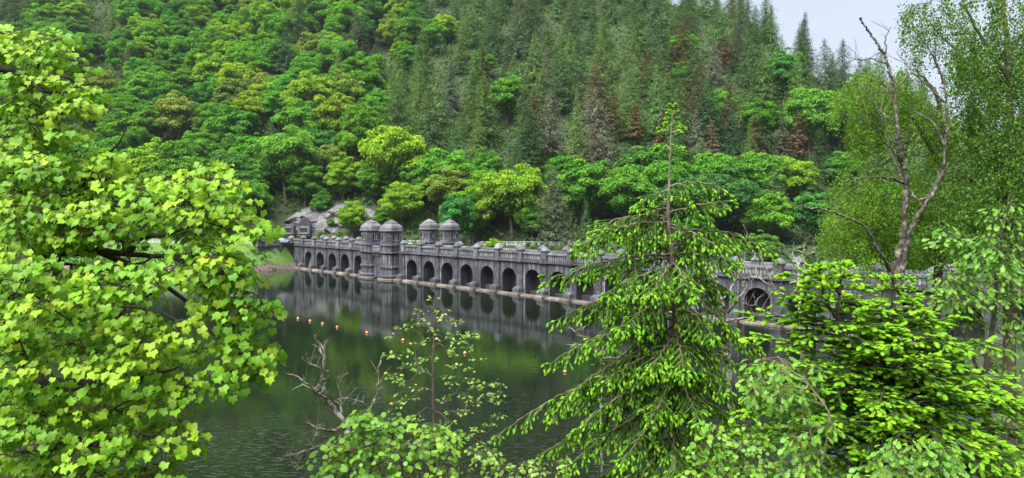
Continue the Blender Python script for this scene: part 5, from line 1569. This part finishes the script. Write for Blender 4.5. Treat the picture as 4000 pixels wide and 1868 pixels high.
n1_ = birch('birch_tree', 'light green weeping birch behind the bare tree', [([b0, dp(2350, 900, ZB), dp(2365, 600, ZB), dp(2370, 420, ZB), dp(2360, 250, ZB), dp(2300, 175, ZB)], .16, .02), ([dp(2366, 560, ZB), dp(2280, 520, ZB), dp(2180, 470, ZB)], .06, .015), ([dp(2366, 420, ZB), dp(2290, 290, ZB), dp(2200, 190, ZB)], .06, .015)], T, rr, M_birch, .058, .5, 1.1)
rr = np.random.default_rng(92)
ZB2 = 17.0
b0 = ground_at(3930, ZB2)
T = np.concatenate([fill([(2275, -10), (2620, -60), (2620, 130), (2380, 150), (2310, 110)], 75, 15.5, 18.5, rr, .1), fill([(2390, 140), (2620, 110), (2620, 680), (2460, 660), (2400, 560), (2375, 420), (2395, 300)], 250, 15.5, 18.5, rr, .1)])
n2_ = birch('birch_tree', 'deep green dense birch filling the top right corner', [([b0, dp(2540, 900, ZB2), dp(2530, 500, ZB2), dp(2540, 250, ZB2), dp(2520, -60, ZB2)], .17, .04), ([dp(2532, 520, ZB2), dp(2470, 470, ZB2 - .3), dp(2410, 440, ZB2 - .4)], .05, .012), ([dp(2538, 300, ZB2), dp(2450, 180, ZB2), dp(2340, 60, ZB2)], .06, .012), ([dp(2535, 400, ZB2), dp(2600, 330, ZB2), dp(2680, 290, ZB2)], .06, .02), ([dp(2538, 200, ZB2), dp(2450, 60, ZB2), dp(2400, -40, ZB2)], .05, .012)], T, rr, M_birch2, .062, .5, 1.1)
print('birch leaves', n1_, n2_)

# ---- dead trees
def dead_tree(name, label, base, stems, rr, twigs, tl, mat=M_dbark, whips=0, group=None, up=.5, thin=1.0):
    """stems: outlines of the main wood, each with two radii; short crooked twigs grow from them"""
    t = empty(name, tuple(base)); tag(t, label, 'dead tree', group)
    mb = MB(); allp = []
    for i, (pts, r0, r1) in enumerate(stems):
        r0, r1 = r0 * thin, r1 * thin
        n = max(8, int(np.sum(np.linalg.norm(np.diff(np.asarray(pts), axis=0), axis=1)) / .07))
        c = curve(pts, n); c[1:] += rr.normal(0, .012, (n - 1, 3))
        r_ = (r1 + (r0 - r1) * (1 - np.linspace(0, 1, n)) ** 1.25) * (1 + rr.normal(0, .10, n))
        b_ = MB(); tube(b_, c, np.maximum(r_, .003), 8)
        (b_.build('trunk' if i == 0 else 'limb', mat, t, True, base))
        allp.append((c, np.linspace(r0, r1, n)))
    mb = MB()
    for k in range(twigs):
        c, r_ = allp[rr.integers(len(allp))] if k % 2 else allp[1 + rr.integers(max(1, len(allp) - 1)) - (len(allp) == 1)]
        j = rr.integers(len(c) // 3, len(c) - 1); d_ = nrm(c[j] - c[j - 1])
        dd = nrm(d_ * .5 + rr.normal(0, .8, 3) + np.array([0, 0, up])); L_ = tl * rr.uniform(.3, 1.1)
        n = 6; pts = [c[j]]
        for q in range(n): dd = nrm(dd + rr.normal(0, .22, 3) + np.array([0, 0, .06])); pts.append(pts[-1] + dd * L_ / n)
        rt = min(r_[j] * .5, .014)
        tube(mb, pts, np.linspace(rt, .003, n + 1), 5)
        if L_ > tl * .5:
            d2 = nrm(dd + rr.normal(0, .7, 3)); tube(mb, [pts[3], pts[3] + d2 * L_ * .2, pts[3] + d2 * L_ * .38 + np.array([0, 0, .02])], [rt * .6, rt * .4, .002], 4)
    if twigs: mb.build('twigs', mat, t, True, base)['kind'] = 'stuff'
    if whips:
        mb = MB()
        for k in range(whips):
            c, r_ = allp[rr.integers(len(allp))]; j = rr.integers(len(c) // 4, len(c) - 1); dd = nrm(np.array([rr.normal(0, .35), rr.normal(0, .3), 1.0])); pts = [c[j]]; L_ = tl * rr.uniform(.8, 2.2)
            for q in range(8): dd = nrm(dd + rr.normal(0, .07, 3)); pts.append(pts[-1] + dd * L_ / 8)
            tube(mb, pts, np.linspace(.005, .0018, 9), 4)
        mb.build('whips', M_twig, t, True, base)['kind'] = 'stuff'
    return t
rr = np.random.default_rng(101)
ZD = 9.4
q = lambda x, y, dz=0: px(x, y, ZD + dz)
b0 = ground_at(1410, ZD)
dead_tree('dead_snag', 'dead snag with crooked grey lichen-covered branches over the water', b0,
          [([b0, q(1400, 1868), q(1382, 1777), q(1358, 1690), q(1343, 1645)], .07, .045), ([q(1343, 1645), q(1310, 1600), q(1288, 1575), q(1272, 1550), q(1260, 1480, -.1), q(1268, 1400, -.1), q(1272, 1335, -.1)], .042, .022), ([q(1280, 1560), q(1240, 1530, -.2), q(1190, 1490, -.3), q(1120, 1455, -.3)], .03, .014),
           ([q(1265, 1558), q(1222, 1525, .2), q(1190, 1512, .2), q(1147, 1517, .3)], .024, .010), ([q(1342, 1668), q(1300, 1680, -.2), q(1240, 1675, -.3), q(1198, 1655, -.3)], .034, .014), ([q(1240, 1675, -.3), q(1225, 1695, -.3)], .02, .01),
           ([q(1382, 1772), q(1330, 1745, -.2), q(1250, 1745, -.3), q(1195, 1770, -.3), q(1160, 1812, -.3)], .034, .012), ([q(1195, 1762, -.3), q(1140, 1775, -.3), q(1090, 1798, -.3)], .018, .007),
           ([q(1345, 1662), q(1400, 1625, .2), q(1450, 1585, .2), q(1480, 1520, .2), q(1482, 1440, .2), q(1490, 1385, .2)], .03, .010), ([q(1268, 1400, -.1), q(1250, 1350), q(1230, 1310)], .016, .007), ([q(1262, 1440, -.1), q(1215, 1425), q(1210, 1400)], .014, .007), ([q(1330, 1640), q(1330, 1540, .2), q(1318, 1460, .2)], .014, .006), ([q(1440, 1590, .2), q(1380, 1560, .1), q(1320, 1560, 0)], .016, .007)],
          rr, 130, .17, whips=26, thin=.78)
rr = np.random.default_rng(102)
ZD = 14.0
b0 = ground_at(3520, ZD)
dead_tree('dead_tree', 'tall bare lichen-covered tree with two stems in front of the weeping birch', b0,
          [([b0, q(3512, 1120), q(3515, 1000), q(3530, 900), q(3541, 720), q(3520, 620), q(3505, 500), q(3490, 350), q(3465, 240), q(3440, 190), q(3400, 130), q(3365, 85), q(3360, 70)], .095, .015), ([q(3522, 1060), q(3540, 980, -.1), q(3565, 880, -.2), q(3620, 790, -.3), q(3670, 700, -.3), q(3690, 600, -.3), q(3700, 450, -.3), q(3685, 320, -.3), q(3660, 240, -.3), q(3650, 150, -.3)], .072, .010),
           ([q(3465, 245), q(3458, 160), q(3478, 105)], .022, .008), ([q(3532, 715), q(3470, 695, -.3), q(3400, 690, -.4), q(3275, 710, -.5)], .034, .008), ([q(3500, 1090), q(3440, 990, -.3), q(3380, 890, -.4), q(3290, 842, -.5), q(3200, 815, -.6), q(3110, 805, -.7), q(3060, 760, -.7), q(2985, 730, -.8)], .040, .007),
           ([q(3690, 570, -.3), q(3640, 480, -.2), q(3570, 430, 0), q(3525, 408, .1)], .032, .010), ([q(3503, 480), q(3430, 430, .2), q(3400, 380, .2), q(3358, 325, .3)], .022, .007), ([q(3515, 620), q(3460, 560, -.2), q(3400, 490, -.3), q(3290, 458, -.4)], .024, .007), ([q(3500, 560), q(3450, 480, .2), q(3425, 430, .2)], .022, .009),
           ([q(3468, 252), q(3400, 230, .2), q(3340, 235, .2), q(3288, 246, .3)], .02, .007), ([q(3690, 400, -.3), q(3620, 330, -.2), q(3560, 280, -.1), q(3500, 200, 0)], .026, .007), ([q(3690, 330, -.3), q(3640, 210, -.2), q(3585, 140, -.2)], .024, .008), ([q(3490, 350), q(3570, 280, .2), q(3600, 240, .2)], .02, .006), ([q(3530, 720), q(3480, 600, .1), q(3470, 540, .2)], .03, .012), ([q(3545, 740), q(3590, 780, -.1), q(3640, 760, -.3)], .03, .03)],
          rr, 70, .5, M_dbark2, whips=18, thin=.82)
rr = np.random.default_rng(103)
ZD = 12.6
b0 = ground_at(2860, ZD)
dead_tree('dead_tree', 'thin half-dead tree with pale forked twigs behind the spruce, before the near arches', b0,
          [([b0, q(2850, 1500), q(2835, 1380), q(2825, 1260), q(2818, 1180), q(2800, 1110), q(2795, 1060), q(2800, 1020)], .07, .02), ([q(2840, 1220), q(2870, 1180, -.1), q(2910, 1130, -.2), q(2900, 1100, -.2)], .035, .014), ([q(2830, 1250), q(2900, 1245, -.3), q(2980, 1230, -.4), q(3050, 1215, -.5)], .02, .006), ([q(2800, 1110), q(2740, 1020, .2), q(2690, 960, .2), q(2640, 890, .2), q(2590, 850, .2)], .03, .010),
           ([q(2818, 1180), q(2880, 1090, .1), q(2910, 1010, .1), q(2920, 900, .1)], .014, .004), ([q(3120, 1150, .2), q(3115, 1030, .2), q(3090, 980, .2)], .03, .012), ([q(3140, 1600, .3), q(3130, 1300, .2), q(3120, 1150, .2)], .045, .03), ([q(3118, 1040, .2), q(3135, 990, .2), q(3142, 965, .2)], .018, .006), ([q(3030, 1140, .2), q(3000, 1060, .2), q(2960, 1000, .2), q(2920, 960, .2)], .022, .006), ([q(3122, 1180, .2), q(3060, 1150, .2), q(3030, 1140, .2), q(2960, 1085, .1), q(2880, 1095, .1)], .024, .007), ([q(2870, 1180, -.1), q(2920, 1190, -.1), q(2960, 1192, -.1)], .012, .004)],
          rr, 44, .32, whips=8)
rr = np.random.default_rng(104)
ZD = 11.8
b0 = ground_at(2360, ZD)
dead_tree('dead_sapling', 'low dead sapling with white lichened twigs left of the spruce stem', b0,
          [([b0, q(2350, 1600), q(2355, 1400), q(2345, 1330), q(2352, 1300)], .035, .014), ([q(2350, 1380), q(2300, 1330), q(2250, 1300), q(2205, 1262)], .018, .006), ([q(2340, 1390), q(2290, 1350), q(2210, 1345)], .014, .005), ([q(2290, 1340), q(2280, 1300), q(2285, 1270)], .010, .004), ([q(2352, 1400), q(2440, 1380, -.3), q(2540, 1260, -.3), q(2548, 1210, -.3)], .02, .006)], rr, 26, .18)

# ------------------------------------------------------------------ damp air over the valley
hz_ = obj('haze', cbox('haze', 10300, 9300, 330, 0), None, (0, 1500, 139))
m, nd, lk, out = new_mat('valley_haze')
vp = nd.new('ShaderNodeVolumePrincipled')
vp.inputs['Color'].default_value = (0.86, 0.92, 1.0, 1)
vp.inputs['Density'].default_value = 0.00006
vp.inputs['Anisotropy'].default_value = 0.2
lk.new(vp.outputs[0], out.inputs['Volume'])
hz_.data.materials.append(m)
tag(hz_, 'thin pale haze over the valley', None, None, 'stuff')
